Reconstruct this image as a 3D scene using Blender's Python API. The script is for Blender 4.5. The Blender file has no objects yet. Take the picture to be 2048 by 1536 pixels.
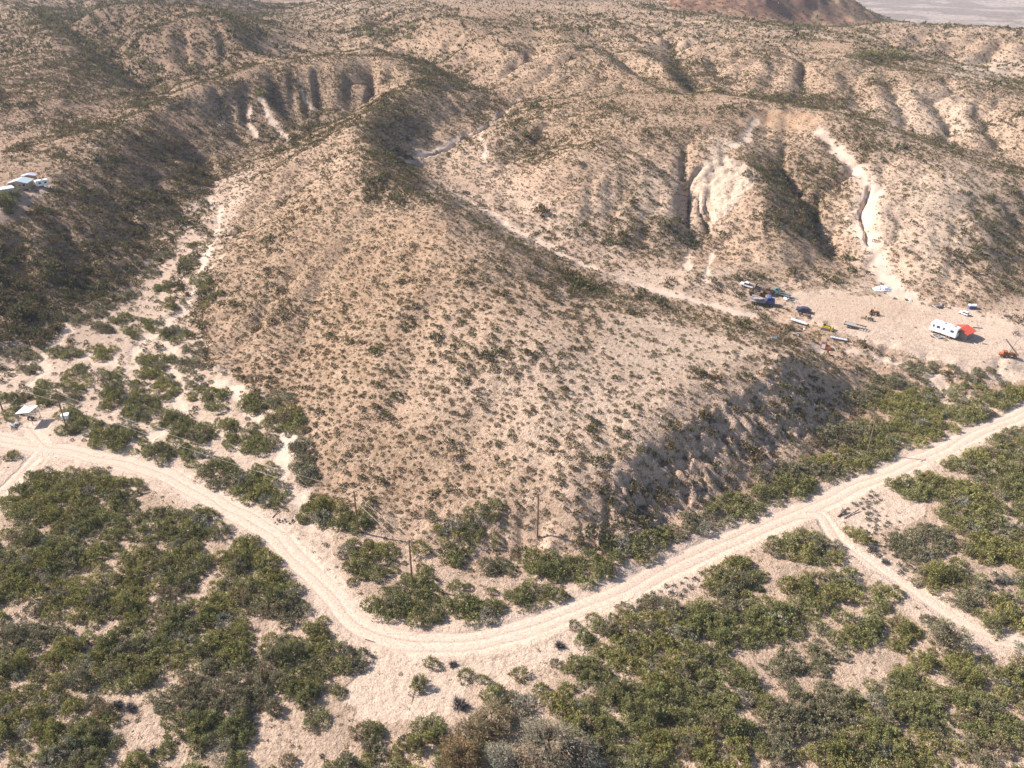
import bpy, math, random
import numpy as np
from mathutils import Vector, Matrix

S = bpy.context.scene
COL = S.collection
R_ = math.radians

# ------------------------------------------------------------------ camera, sky, sun
CAM_H, PITCH, FOC = 93.0, R_(28.0), 1600.0          # metres, downward tilt, focal length in pixels of a 2048 px wide frame
cd = bpy.data.cameras.new('camera'); cam = bpy.data.objects.new('camera', cd); COL.objects.link(cam)
cam.location = (0, 0, CAM_H); cam.rotation_euler = (R_(90) - PITCH, 0, 0)
cd.sensor_width = 36.0; cd.lens = 36.0 * FOC / 2048.0; cd.clip_start = 1.0; cd.clip_end = 40000.0
S.camera = cam
SUN_EL = R_(38.0)
SUN_TO = Vector((-0.955, 0.297, 0)).normalized()     # horizontal direction towards the sun
w = bpy.data.worlds.new('World'); S.world = w; w.use_nodes = True
nt = w.node_tree; bg = nt.nodes['Background']
sky = nt.nodes.new('ShaderNodeTexSky'); sky.sky_type = 'NISHITA'; sky.sun_disc = False
sky.sun_elevation = SUN_EL; sky.sun_rotation = math.atan2(SUN_TO.x, SUN_TO.y)
sky.altitude = 1300; sky.dust_density = 2.0; sky.ozone_density = 0.4
nt.links.new(sky.outputs[0], bg.inputs[0]); bg.inputs[1].default_value = 0.095
sd = bpy.data.lights.new('sun', 'SUN'); sd.energy = 5.0; sd.angle = R_(0.53); sd.color = (1.0, 0.93, 0.85)
sun = bpy.data.objects.new('sun', sd); COL.objects.link(sun)
sdir = Vector((SUN_TO.x * math.cos(SUN_EL), SUN_TO.y * math.cos(SUN_EL), math.sin(SUN_EL)))
sun.rotation_euler = sdir.to_track_quat('Z', 'Y').to_euler(); sun.location = (-200, 100, 300)
S.view_settings.view_transform = 'Standard'; S.view_settings.look = 'None'
S.view_settings.gamma = 1.0; S.view_settings.use_curve_mapping = False
S.view_settings.exposure = 1.06
S.render.engine = 'CYCLES'
S.cycles.max_bounces = 5; S.cycles.diffuse_bounces = 2; S.cycles.transparent_max_bounces = 4; S.cycles.volume_bounces = 0

cP, sP = math.cos(PITCH), math.sin(PITCH)
def project(X, Y, Z):
    d = Y * cP + (CAM_H - Z) * sP
    return 1024 + FOC * X / d, 768 - FOC * (Y * sP + (Z - CAM_H) * cP) / d, d
def unproj(px, py, z):                                # the point at height z seen at a spot of the 2048 x 1536 photograph
    a = (px - 1024) / FOC; b = -(py - 768) / FOC
    dx, dy, dz = a, cP + b * sP, -sP + b * cP
    t = (CAM_H - z) / -dz
    return dx * t, dy * t

# ------------------------------------------------------------------ noise
def _h(ix, iy, s):
    n = (ix.astype(np.int64) * 374761393 + iy.astype(np.int64) * 668265263 + s * 974634777) & 0xFFFFFFFF
    n = ((n ^ (n >> 13)) * 1274126177) & 0xFFFFFFFF
    return ((n ^ (n >> 16)) & 0xFFFF) / 65535.0
def vnoise(x, y, s=0):
    x = np.asarray(x, float); y = np.asarray(y, float)
    ix = np.floor(x); iy = np.floor(y); fx = x - ix; fy = y - iy
    fx = fx * fx * fx * (fx * (fx * 6 - 15) + 10); fy = fy * fy * fy * (fy * (fy * 6 - 15) + 10)
    a = _h(ix, iy, s); b = _h(ix + 1, iy, s); c = _h(ix, iy + 1, s); d = _h(ix + 1, iy + 1, s)
    return (a + (b - a) * fx) * (1 - fy) + (c + (d - c) * fx) * fy
def fbm(x, y, o=4, s=0):
    t = 0; a = 0.5; n = 0
    for i in range(o):
        t = t + a * vnoise(x, y, s + i * 17); n += a
        x = x * 2.03 + 11.7; y = y * 2.03 + 5.3; a *= 0.5
    return t / n
def sstep(a, b, x):
    t = np.clip((x - a) / (b - a), 0, 1); return t * t * (3 - 2 * t)

# ------------------------------------------------------------------ terrain: surveyed lines (photo x, photo y, height in metres)
LINES = [
 # flat land at the front
 [(0,1536,0),(500,1536,0),(1024,1536,0),(1500,1536,0),(2048,1536,0)],
 [(0,1250,0),(500,1250,0),(900,1330,0),(1500,1300,0),(2048,1250,0)],
 [(-100,985,0.5),(78,900,1),(376,975,.4),(564,1079,.2),(700,1230,0),(868,1288,0),(1158,1216,0),(1450,1083,.3),(1690,985,.5),(2048,828,1.3),(2250,735,2)],
 [(1750,1140,.2),(2048,1000,.5)],
 # left valley floor
 [(30,800,2),(170,700,3.5),(250,600,5),(330,500,7.5),(400,430,10),(430,370,12),(475,320,15),(540,285,19),(600,255,23),(650,222,27)],
 [(170,850,1.5),(300,800,2),(450,860,2),(560,960,1.2),(640,1010,.8)],
 [(330,650,4),(370,720,3)],
 [(270,485,10.3),(310,465,9.2),(350,430,10.8),(385,398,12.5)],[(210,560,7.5),(250,530,7.8),(290,520,7.5)],
 # ridge A and its slope on the left
 [(-150,400,24.5),(0,400,24.5),(51,386,24),(105,385,23),(143,325,25.7),(219,284,29.5),(294,222,32.5),(369,191,36.5),(444,167,40),(513,143,44),(598,137,45),(680,150,43.5)],
 [(740,188,35),(715,205,31),(680,225,28)],
 [(0,440,22),(90,425,20.5),(140,430,18.7)],
 [(0,520,15.5),(120,520,13.2),(200,460,14.5)],
 [(0,660,6),(80,660,4.8),(160,600,6)],
 [(-100,740,3),(0,740,2.5)],
 [(260,380,17.5),(330,320,20.5),(420,270,22),(500,230,27),(580,200,33)],
 # valley D behind ridge A
 [(-150,330,23),(0,290,25),(100,265,26),(212,236,28),(335,188,31),(420,160,33.5),(489,137,36),(570,108,39),(642,82,42),(700,60,45)],
 # slopes of the mountain, top left
 [(0,200,34),(0,150,38),(0,60,50),(0,0,62)],
 [(130,190,36),(150,100,45.5),(110,40,56),(90,0,63)],
 [(60,0,60),(100,22,54),(137,44,49),(191,79,43),(239,113,37.5),(290,150,33.5),(328,181,31.3)],
 [(180,10,63),(250,10,63),(376,7,65),(410,20,62.5),(444,34,59),(480,60,54.5),(499,88,48.5),(500,112,40)],
 [(250,60,54),(350,100,44.5),(400,120,39)],
 [(520,0,50),(540,30,46),(600,50,47),(640,66,44)],
 [(620,0,58),(700,10,58),(760,0,62)],
 # spurs between left valley and ridge B
 [(700,245,33),(620,295,28),(560,331,23),(500,395,16.5),(470,430,12.5),(440,475,9)],
 [(660,310,28),(640,350,24.5),(597,378,20),(540,418,15.5),(490,455,11)],
 # ridge B
 [(930,432,27.5),(870,418,29),(800,383,30),(750,345,32),(714,308,34),(707,263,36),(735,238,36.5),(762,219,37),(772,198,38.5),(810,182,40),(844,171,40.5),(842,145,43),(817,113,46),(760,95,49)],
 # centre wash
 [(2250,720,.8),(1997,818,1),(1929,790,1.6),(1860,750,2.5),(1780,722,3.3),(1690,702,4),(1590,665,5),(1500,632,6),(1330,585,8),(1230,553,9.5),(1158,525,11),(1090,489,13),(1022,458,15),(953,410,17.5),(871,369,20),(815,335,21.5),(850,300,23),(899,284,24),(988,236,28),(1035,198,31),(998,184,33),(960,165,34.5),(919,147,36),(880,122,39),(844,102,42),(820,85,45),(790,70,48),(740,30,54)],
 [(1025,310,22),(1000,350,20.5),(1090,440,16.5),(1180,500,12.5)],
 # the middle hill: back crest
 [(950,462,25),(1000,490,23.2),(1039,520,21.3),(1066,556,19),(1124,582,17.2),(1193,603,15.8),(1278,622,15),(1380,650,14.2),(1480,680,13.6),(1540,696,13.3),(1590,706,13)],
 [(1130,545,12.5),(1200,575,10.5),(1300,605,9.3),(1400,632,9),(1520,655,7.5)],
 # bluff top and bottom
 [(1590,706,12.8),(1540,740,12.6),(1500,765,12.2),(1400,822,11.2),(1335,862,10.6),(1270,900,10),(1225,930,9.5),(1180,965,8.2),(1140,1000,7),(1100,1045,4)],
 [(1690,740,4),(1720,790,2.5),(1710,850,1.5),(1650,900,1.3),(1560,945,1.3),(1480,985,1.2),(1400,1040,1),(1300,1090,1),(1200,1105,1.3),(1075,1110,1),(930,1100,1.2),(820,1060,1.2),(720,1010,1.5)],
 # its front face and top
 [(1090,900,9.8),(1000,930,7.3),(900,960,5),(820,990,3)],
 [(1300,760,13.8),(1150,830,12.2),(1000,860,10.5),(900,850,9.8),(820,900,6.5)],
 [(1400,700,14),(1250,660,15.3),(1150,640,16.7)],
 [(1100,720,15.6),(1000,640,18.3),(980,560,20.8)],
 # spurs and gullies of its left side
 [(700,380,28.5),(640,432,23.5),(590,465,19.3),(540,500,15.7),(495,534,12),(440,580,8),(410,612,6.5)],
 [(750,440,24.5),(690,500,18.8),(650,550,14.6),(625,620,10.6),(605,700,7.4),(590,780,5)],
 [(860,465,25.8),(820,520,21.6),(795,580,18.2),(760,660,14.5),(725,760,10.5),(705,860,6.4),(715,940,3.5)],
 [(600,520,16),(560,600,10.8),(500,670,7.4),(450,700,5)],
 [(400,560,7.3),(392,640,4.6),(420,720,3.3),(500,775,3.5),(560,830,3.5),(600,900,2.5),(680,965,2)],
 [(820,720,12.8),(800,830,9),(790,920,5)],
 # ridge G, centre
 [(998,300,26),(1040,250,30),(1083,212,34),(1130,205,36),(1200,200,37.5),(1290,215,37)],
 [(920,90,48),(1000,100,47.5),(1100,120,45.5),(1190,140,43),(1290,170,40)],
 [(850,40,57),(900,50,55.5),(1000,45,55.5),(1100,50,54),(1200,50,53.5),(1300,60,51.5)],
 [(850,0,62),(1000,3,60.5),(1100,3,60.5),(1200,3,60),(1280,8,60)],
 [(1100,330,27),(1200,290,32),(1300,260,34.5),(1400,235,35.3)],
 [(1070,390,20.5),(1140,350,25.5),(1180,400,20.5),(1150,460,14.5)],
 [(1261,342,27),(1240,390,21.6),(1227,427,17.4),(1200,470,13.2)],
 [(1340,310,29),(1320,370,24),(1300,430,18.5),(1270,500,11.5)],
 [(1385,340,26.3),(1378,380,21.6),(1385,440,15.2),(1400,500,11)],
 # spur H with its cut and pad
 [(1500,222,36),(1480,250,34),(1465,285,31.5),(1440,315,29.5),(1500,340,28),(1530,400,23),(1570,460,17),(1610,520,11),(1640,555,8.5)],
 [(1380,352,24.5),(1400,372,22),(1430,440,16),(1450,500,11)],
 [(1560,222,35.5),(1620,232,34.5)],
 [(1540,262,30),(1580,310,26.5),(1620,370,20.5),(1650,430,15),(1690,500,10),(1730,555,7.3)],
 [(1620,262,31.5),(1690,320,27),(1740,375,22.5),(1728,430,18),(1750,510,11),(1790,585,6.8)],
 # ridge J
 [(1400,185,38),(1520,200,37.5),(1638,225,36),(1700,245,34),(1775,266,32),(1835,286,30),(1895,307,28),(1950,323,26.5),(1997,338,25),(2048,359,23),(2160,400,20)],
 [(1820,380,24),(1900,440,18.5),(1960,520,12),(1990,570,8)],
 [(1960,400,21.5),(1975,470,15.5),(2000,540,10)],
 [(1850,500,13.5),(1840,560,8.5),(1900,600,6.5),(2048,630,6)],
 [(2048,470,12.5),(2060,540,8.5)],
 # yard
 [(1400,560,10),(1490,572,8.7),(1600,570,8),(1720,575,7.2),(1850,610,6.2),(2048,660,5)],
 [(1500,605,7.7),(1650,660,5.8),(1800,710,4.6),(1960,760,3),(2048,790,2.4)],
 [(1700,620,6.6),(1900,665,5),(2048,720,3.7)],
 # valley K and ridge L
 [(1540,185,35),(1600,195,34.5),(1700,228,31.5),(1780,255,28),(1850,278,25.5),(1930,300,23),(2000,322,20.5),(2100,355,17)],
 [(1560,120,44),(1640,105,46.3),(1710,109,46.6),(1770,122,44.5),(1826,143,42),(1880,156,40),(1929,170,38),(1990,200,35),(2048,237,32),(2150,290,27)],
 [(1700,170,38.5),(1800,200,34.5),(1900,240,29.5),(2000,285,24.5)],
 [(1348,24,58),(1430,34,56),(1519,54,52.5),(1600,72,49.6),(1680,86,47),(1740,88,47.5)],
 [(1340,90,47),(1360,130,42),(1400,168,36)],
 [(1400,100,46.5),(1440,135,41.5),(1460,165,38)],
 [(1300,110,46.5),(1350,160,41.5),(1385,178,38.5)],
 [(1480,90,48.5),(1530,130,43)],
 # behind L
 [(1760,85,44.5),(1800,98,40),(1880,115,37),(1950,128,35),(2048,160,31)],
 [(1900,80,43),(1980,110,38),(2048,140,33.5)],
 [(1760,40,52),(1800,42,51.7),(1880,47,50.5),(1960,52,49.5),(2048,57,48.5),(2200,66,46)],
 [(1740,62,47),(1850,68,46),(2000,85,43.5)],
 # red hill
 [(1480,20,50),(1480,-5,62),(1540,-22,69),(1600,-28,71),(1650,-10,63),(1700,8,51),(1740,24,40)],
 [(1530,40,43),(1600,52,40),(1660,58,37.5)],
]
WPTS = [  # world anchors (x, y, z)
 (-300,60,1),(300,60,0),(-300,120,3),(300,120,1),(-120,40,0),(120,40,0),(0,30,0),(0,10,0),
 (-420,330,30),(-520,500,55),(-650,800,80),(420,260,5),(480,420,12),(560,600,28),
 (360,760,24),(420,900,5),(600,900,0),(300,860,25),(250,950,20),(800,1200,-25),(400,1300,-28),(600,1700,-30),(1000,2000,-25),(600,2600,-15),(1500,3000,0),(900,3600,5),(1600,4500,40),
 (180,1100,25),(0,900,62),(0,1100,72),(-300,900,80),(-200,1300,95),(-600,1300,115),(-800,2000,150),(0,1800,90),(100,2600,70),(-500,3000,170),(-1500,4500,260),(0,4500,150),(3000,5000,80),(0,9000,250),(4000,9000,200),(-4000,9000,400),
 (230,860,48),(210,1000,40),
]
pts = []
for L in LINES:
    P = [(*unproj(a, b, z), z) for a, b, z in L]
    for i in range(len(P)):
        pts.append(P[i])
        if i + 1 < len(P):
            ax, ay, az = P[i]; bx, by, bz = P[i + 1]
            ds = math.hypot(bx - ax, by - ay) / ((ay + by) / 2 + 50)
            n = int(ds / 0.05)
            for k in range(1, n + 1):
                t = k / (n + 1); pts.append((ax + (bx - ax) * t, ay + (by - ay) * t, az + (bz - az) * t))
for px_, y_, z_ in [(1440,690,50),(1520,700,47.5),(1600,700,44),(1680,690,42),(1560,760,46),(1640,760,41),(1720,730,41)]:      # the saddle in front of the red hill
    pts.append(((px_ - 1024) / FOC * (y_ * cP + (CAM_H - z_) * sP), y_, z_))
pts += WPTS
PTS = np.array(pts, float)
V0 = 49.5
def uv_of(X, Y): return X / (Y + V0), np.log(Y + V0)
def fit(PTS):
    pu, pv = uv_of(PTS[:, 0], PTS[:, 1])
    D = np.hypot(pu[:, None] - pu[None], pv[:, None] - pv[None]); c = 0.012
    K = np.sqrt(D * D + c * c)
    n = len(PTS); A = np.zeros((n + 3, n + 3)); A[:n, :n] = K - 1e-3 * 8 * np.eye(n) * 0.5
    A[:n, n] = 1; A[:n, n + 1] = pu; A[:n, n + 2] = pv; A[n, :n] = 1; A[n + 1, :n] = pu; A[n + 2, :n] = pv
    b = np.zeros(n + 3); b[:n] = PTS[:, 2]
    return pu, pv, np.linalg.solve(A, b), c
pu, pv, W, cc = fit(PTS)
def evalz(u, v):
    out = np.empty(u.shape).ravel(); uf = u.ravel(); vf = v.ravel(); n = len(pu)
    for i in range(0, len(uf), 20000):
        a = uf[i:i + 20000, None] - pu; b = vf[i:i + 20000, None] - pv
        out[i:i + 20000] = np.sqrt(a * a + b * b + cc * cc) @ W[:n] + W[n] + W[n + 1] * uf[i:i + 20000] + W[n + 2] * vf[i:i + 20000]
    return out.reshape(u.shape)
# coarse grid, cut by running water
UM = 0.86; VA, VB = math.log(18 + V0), math.log(9000 + V0)
GD = 0.0066
gu = np.arange(-UM, UM + GD, GD); gv = np.arange(VA, VB + GD, GD)
GU, GV = np.meshgrid(gu, gv)                     # rows = v
GYp = np.exp(GV); GX = GU * GYp; GY = GYp - V0
step = 3
cz = evalz(GU[::step, ::step], GV[::step, ::step])
def bil(Z, r, c):
    r = np.clip(r, 0, Z.shape[0] - 1.001); c = np.clip(c, 0, Z.shape[1] - 1.001)
    i = r.astype(int); j = c.astype(int); fr = r - i; fc = c - j
    return (Z[i, j] * (1 - fc) + Z[i, j + 1] * fc) * (1 - fr) + (Z[i + 1, j] * (1 - fc) + Z[i + 1, j + 1] * fc) * fr
rr, rc = np.meshgrid(np.arange(GU.shape[0]) / step, np.arange(GU.shape[1]) / step, indexing='ij')
GZ = bil(cz, rr, rc)
cell = GYp * GD
def slope_of(Z, cell):
    gy, gx = np.gradient(Z); return np.hypot(gx, gy) / cell
sl0 = slope_of(GZ, cell)
hill = sstep(0.06, 0.20, sl0 * (1 + 1.3 * sstep(300, 450, GY)))
for _ in range(3):
    hill[1:-1, 1:-1] = (hill[:-2, 1:-1] + hill[2:, 1:-1] + hill[1:-1, :-2] + hill[1:-1, 2:] + hill[1:-1, 1:-1]) / 5
farb = sstep(350, 900, GY)
GZ = GZ + hill * (1.2 * (fbm(GX / 34, GY / 34, 3, 5) - .5) * 2 + 0.8 * (fbm(GX / 9, GY / 9, 3, 9) - .5) * 2) + farb * 3.5 * (fbm(GX / 160, GY / 160, 4, 31) - .5)
GZ = GZ + sstep(1000, 2200, GY) * 34 * (fbm(GX / 420, GY / 420, 5, 77) - .5)
def at_grid(A, X, Y):
    u, v = uv_of(X, Y); return bil(A, (v - VA) / GD, (u + UM) / GD)
def height0(x, y): return at_grid(GZ, np.asarray(x, float), np.asarray(y, float))
def raycast(px, py, hf=None):
    hf = hf or height0
    a = (px - 1024) / FOC; b = -(py - 768) / FOC
    dx, dy, dz = a, cP + b * sP, -sP + b * cP
    t = np.geomspace(60, 6000, 2600)
    gap = CAM_H + dz * t - hf(dx * t, np.maximum(dy * t, 19))
    k = np.argmax(gap < 0) if (gap < 0).any() else len(t) - 1
    k = max(k, 1); g0, g1 = gap[k - 1], gap[k]; tt = t[k - 1] + (t[k] - t[k - 1]) * (g0 / (g0 - g1) if g1 < 0 else 1)
    return dx * tt, dy * tt
def worldline(L): return [raycast(p[0], p[1]) for p in L]
def catmull(P, n=6):
    P = [np.array(p, float) for p in P]; Q = [2 * P[0] - P[1]] + P + [2 * P[-1] - P[-2]]; out = []
    for i in range(1, len(Q) - 2):
        for k in range(n):
            t = k / n; a, b, c, d = Q[i - 1], Q[i], Q[i + 1], Q[i + 2]
            out.append(0.5 * ((2 * b) + (c - a) * t + (2 * a - 5 * b + 4 * c - d) * t * t + (3 * b - a - 3 * c + d) * t ** 3))
    out.append(P[-1]); return out
def line_dist(X, Y, L, pad=30):
    """signed sideways distance and length along a polyline"""
    best = np.full(X.shape, 1e9); sgn = np.zeros(X.shape); al = np.zeros(X.shape); acc = 0
    for (ax, ay), (bx, by) in zip(L[:-1], L[1:]):
        l = math.hypot(bx - ax, by - ay)
        if l < 1e-6: continue
        m = (X > min(ax, bx) - pad) & (X < max(ax, bx) + pad) & (Y > min(ay, by) - pad) & (Y < max(ay, by) + pad)
        x = X[m]; y = Y[m]; tx, ty = (bx - ax) / l, (by - ay) / l
        t = np.clip((x - ax) * tx + (y - ay) * ty, 0, l); ex = x - ax - tx * t; ey = y - ay - ty * t
        d = np.hypot(ex, ey); s = np.sign(ex * ty - ey * tx)
        q = d < best[m]; bb = best[m]; bb[q] = d[q]; best[m] = bb
        ss = sgn[m]; ss[q] = s[q]; sgn[m] = ss; aa = al[m]; aa[q] = acc + t[q]; al[m] = aa
        acc += l
    return best, sgn * best, al

# gullies and spurs cut into the slopes: (photo line, half width m, depth m)
CARVE = [([(60,4),(100,22),(137,44),(191,79),(239,113),(290,150),(328,181)],15,8),([(300,72),(350,108),(395,142)],10,3.5),([(200,40),(260,90),(310,140)],9,3),([(420,40),(450,80),(475,120)],9,3),
 ([(1035,198),(998,184),(960,165),(919,147),(880,122),(844,102),(820,85),(790,70),(740,30)],11,6),([(880,60),(930,95),(990,120)],9,3),([(1060,30),(1080,70),(1060,110)],12,3),([(1180,60),(1230,100),(1290,130)],12,4.5),
 ([(1340,85),(1365,125),(1400,168)],10,7),([(1420,105),(1440,135),(1460,168)],8,4.5),([(1480,120),(1480,150),(1470,185)],8,3.5),([(1270,130),(1320,160),(1385,182)],8,5),([(1320,360),(1300,430),(1290,490)],6,1.5),
 ([(1395,335),(1380,370),(1385,440),(1400,500)],7,1.0),([(1560,130),(1545,160),(1520,190)],8,3),([(1620,125),(1610,160),(1600,195)],8,2.5),([(1690,140),(1710,180),(1730,228)],7,2.5),([(1770,150),(1800,200),(1830,265)],7,2.5),([(1860,180),(1890,220),(1920,290)],7,2.5),([(1950,210),(1985,250),(2010,310)],7,2.5),
 ([(1850,72),(1830,85),(1810,99)],10,4),([(1930,80),(1910,95),(1890,116)],10,4),([(2010,82),(1990,100),(1970,130)],10,4),([(1790,70),(1780,80),(1765,88)],9,3),
 ([(430,195),(470,250),(500,300)],7,3),([(540,165),(570,210),(600,255)],7,3.5),([(340,235),(400,310),(430,370)],7,2.5),([(640,150),(650,185),(660,215)],6,3),
 ([(740,442),(690,500),(650,550),(625,620),(605,700)],6,1.2),([(900,540),(860,620),(830,700),(800,830)],7,.7),([(600,515),(560,590),(500,660),(450,700)],6,1.2),([(1050,740),(990,830),(940,930)],7,.4),
 ([(700,330),(640,352),(597,380),(540,420),(490,460)],6,2.2),([(20,420),(30,470),(30,560)],7,2),([(130,440),(150,500),(180,570)],7,2),([(230,400),(260,440),(290,490)],7,2),([(290,330),(340,390),(370,430)],7,2),
 ([(1650,245),(1680,300),(1735,370),(1725,430),(1750,510)],6,1.5),([(1850,330),(1820,400),(1800,470)],7,1.5),([(1760,290),(1780,350),(1790,420)],7,1.2),([(1540,300),(1600,380),(1640,450),(1690,510)],8,3)]

for L, wd, dp in CARVE:
    WLc = [tuple(p) for p in catmull([raycast(a, b) for a, b in L], 4)]
    d, _, al = line_dist(GX, GY, WLc, 60)
    ln = max(al.max(), 1); d = d + (fbm(GX / 11, GY / 11, 2, 51) - .5) * wd * .8
    GZ = GZ - dp * np.clip(1 - np.maximum(d, 0) / wd, 0, 1) ** 1.3 * sstep(0, .25 * ln, al + ln * .04)
def erode(Z, n, k, m=0.45):
    H, Wd = Z.shape; N = H * Wd
    ca = (cell * cell).ravel()
    offs = [(-1, -1), (-1, 0), (-1, 1), (0, -1), (0, 1), (1, -1), (1, 0), (1, 1)]
    idx = np.arange(N).reshape(H, Wd)
    area = None
    for it in range(n):
        best = np.zeros((H, Wd)); rec = idx.copy(); dist = np.ones((H, Wd))
        Zp = np.pad(Z, 1, mode='edge'); Ip = np.pad(idx, 1, mode='edge')
        for dy, dx in offs:
            q = Zp[1 + dy:1 + dy + H, 1 + dx:1 + dx + Wd]; l = cell * (1.414 if dy and dx else 1.0)
            s = (Z - q) / l; b = s > best
            best[b] = s[b]; rec[b] = Ip[1 + dy:1 + dy + H, 1 + dx:1 + dx + Wd][b]; dist[b] = l[b]
        order = np.argsort(Z.ravel(), kind='stable')
        recf = rec.ravel(); A = ca.tolist(); rl = recf.tolist(); ol = order.tolist()
        for i in reversed(ol):
            r = rl[i]
            if r != i: A[r] += A[i]
        area = np.array(A).reshape(H, Wd)
        F = (k * hillm * np.power(np.minimum(area, 6000), m) / dist).ravel().tolist(); zl = Z.ravel().tolist()
        for i in ol:
            r = rl[i]
            if r != i:
                f = F[i]; zl[i] = (zl[i] + f * zl[r]) / (1 + f)
        Zn = np.array(zl).reshape(H, Wd)
        # creep
        L = np.zeros_like(Zn); L[1:-1, 1:-1] = (Zn[:-2, 1:-1] + Zn[2:, 1:-1] + Zn[1:-1, :-2] + Zn[1:-1, 2:]) / 4 - Zn[1:-1, 1:-1]
        Z = Zn + L * 0.16
    return Z, area
MPX, MPY, _ = project(GX, GY, GZ)
mesa = np.clip(1.25 - np.hypot((MPX - 1080) / 480, (MPY - 760) / 270), 0, .25) / .25
hillm = hill * (1 - .8 * mesa) * (1 + 1.2 * sstep(300, 420, GY))
Z0 = GZ.copy()
GZ, AREA = erode(GZ, 8, 0.05)
low = Z0 - GZ                                   # put back the mean lowering so that ridges stay where they were surveyed
def blur(A, n):
    for _ in range(n):
        B = np.pad(A, 1, mode='edge'); A = (B[:-2, 1:-1] + B[2:, 1:-1] + B[1:-1, :-2] + B[1:-1, 2:] + B[1:-1, 1:-1] * 2) / 6
    return A
GZ = GZ + blur(low, 25) * 0.95
FLOW = np.log10(np.maximum(AREA, 1))

# fine grid
FD = 0.0024
fu = np.arange(-UM + .01, UM - .01, FD)
vcut = math.log(1500 + V0)
fv = np.concatenate([np.arange(VA, vcut, FD), np.arange(vcut, VB, FD * 3)])
FU, FV = np.meshgrid(fu, fv); FYp = np.exp(FV); X = FU * FYp; Y = FYp - V0
Z = at_grid(GZ, X, Y); HILL = at_grid(hill, X, Y); FL = at_grid(FLOW, X, Y)
# ------------------------------------------------------------------ roads, washes, pads (photo spots laid onto the terrain)
PX, PY, PD = project(X, Y, Z)
ROAD = [([(-60,868),(0,878),(78,897),(137,903),(307,941),(376,975),(478,1030),(540,1066),(590,1112),(635,1165),(690,1223),(735,1258),(800,1282),(868,1288),(953,1281),(1056,1255),(1158,1214),(1261,1172),(1380,1117),(1450,1086),(1553,1042),(1638,1008),(1690,983),(1809,930),(1912,884),(2048,826),(2150,785)], 2.4),
        ([(1600,1028),(1640,1030),(1660,1058),(1690,1090),(1758,1137),(1826,1182),(1881,1218),(1930,1250),(1980,1272),(2060,1292)], 1.5),
        ([(82,900),(34,955),(0,988),(-60,1030)], 1.6),
        ([(60,850),(75,880),(95,905)], 2.0)]
road = np.zeros(X.shape); lat = np.full(X.shape, 9.0); along = np.zeros(X.shape)
for L, hw in ROAD:
    WL = [tuple(p) for p in catmull(worldline(L))]
    d, s, a = line_dist(X, Y, WL)
    dd = d + (fbm(X / 2.2, Y / 2.2, 3, 3) - .5) * 1.3
    m = 1 - sstep(hw * .75, hw * 1.45, dd)
    q = d < np.abs(lat); lat = np.where(q, s, lat); along = np.where(q, a, along)
    road = np.maximum(road, m)
def poly_mask(Q, X_, Y_):
    ins = np.zeros(X_.shape, bool); n = len(Q)
    for i in range(n):
        x1, y1 = Q[i]; x2, y2 = Q[(i + 1) % n]
        if y1 == y2: continue
        c = ((y1 > Y_) != (y2 > Y_)) & (X_ < (x2 - x1) * (Y_ - y1) / (y2 - y1) + x1); ins ^= c
    return ins
WASH = [([(143,616),(130,671),(82,719),(79,746),(44,780),(10,800)],1.4),([(307,664),(280,684),(266,712),(280,739),(330,760)],1.6),
 ([(403,541),(372,606),(342,640),(335,690),(342,719),(352,746),(366,770),(345,794),(359,814),(383,831),(410,838),(437,869),(478,900)],1.6),
 ([(366,770),(420,765),(455,773),(489,808),(513,842),(574,868),(578,893),(556,920),(554,958),(590,985),(600,1010),(620,1050)],2.0),
 ([(330,860),(300,872),(270,900)],1.4),([(171,712),(200,720),(225,725),(280,739)],1.8),([(430,470),(410,510),(403,541)],1.3),
 ([(410,390),(440,420),(430,470)],1.2),
 ([(1035,198),(1015,215),(988,236),(960,255),(930,270),(899,290),(850,305),(800,318)],1.8),
 ([(980,245),(960,270),(970,300),(960,330)],1.2),
 ([(871,369),(905,385),(953,410),(1000,440),(1022,458),(1060,475),(1090,489),(1130,510),(1158,525),(1230,553),(1280,570),(1330,585),(1400,605),(1500,632)],2.0),
 ([(1640,695),(1690,702),(1740,712),(1780,722),(1860,752),(1900,775),(1929,795),(1975,815)],2.0),([(1860,760),(1890,790),(1900,812)],1.8),
 ([(1640,262),(1665,295),(1690,320),(1715,345),(1740,375),(1738,400),(1728,430),(1725,460),(1750,510),(1770,550),(1790,585),(1830,600)],3.2),
 ([(1510,238),(1498,262),(1490,280),(1465,290)],1.6),([(1425,500),(1418,525),(1410,560)],1.2),([(1380,500),(1372,540)],.8),
 ([(520,195),(535,225),(550,250),(575,275)],1.3),([(500,215),(497,245),(515,275)],.9),([(450,225),(437,250)],.8),
 ([(600,160),(610,200),(632,225)],.8)]
SANDP = [ [(560,1040),(640,1030),(690,1055),(665,1085),(672,1130),(690,1180),(620,1130),(560,1075)],
 [(640,1200),(700,1250),(860,1310),(1000,1300),(1110,1265),(1190,1230),(1200,1290),(1110,1330),(1000,1370),(930,1360),(920,1420),(860,1430),(700,1440),(700,1360),(730,1320),(660,1260)],
 [(0,850),(100,850),(180,890),(260,960),(270,980),(150,945),(60,960),(0,980)],[(40,820),(120,815),(120,870),(40,880)],
 [(1640,990),(1800,960),(1850,1020),(1780,1050),(1700,1080),(1650,1050)],
 [(1590,580),(1760,590),(1900,610),(2100,650),(2100,780),(1960,750),(1800,700),(1650,660),(1590,640)],
 [(1940,1270),(2060,1280),(2060,1310),(1950,1295)],[(20,370),(110,368),(70,400),(10,440),(-40,440),(-40,380)]]
wob = (fbm(X / 3, Y / 3, 3, 21) - .5); wash_n = fbm(X / 6, Y / 6, 2, 23)
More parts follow.
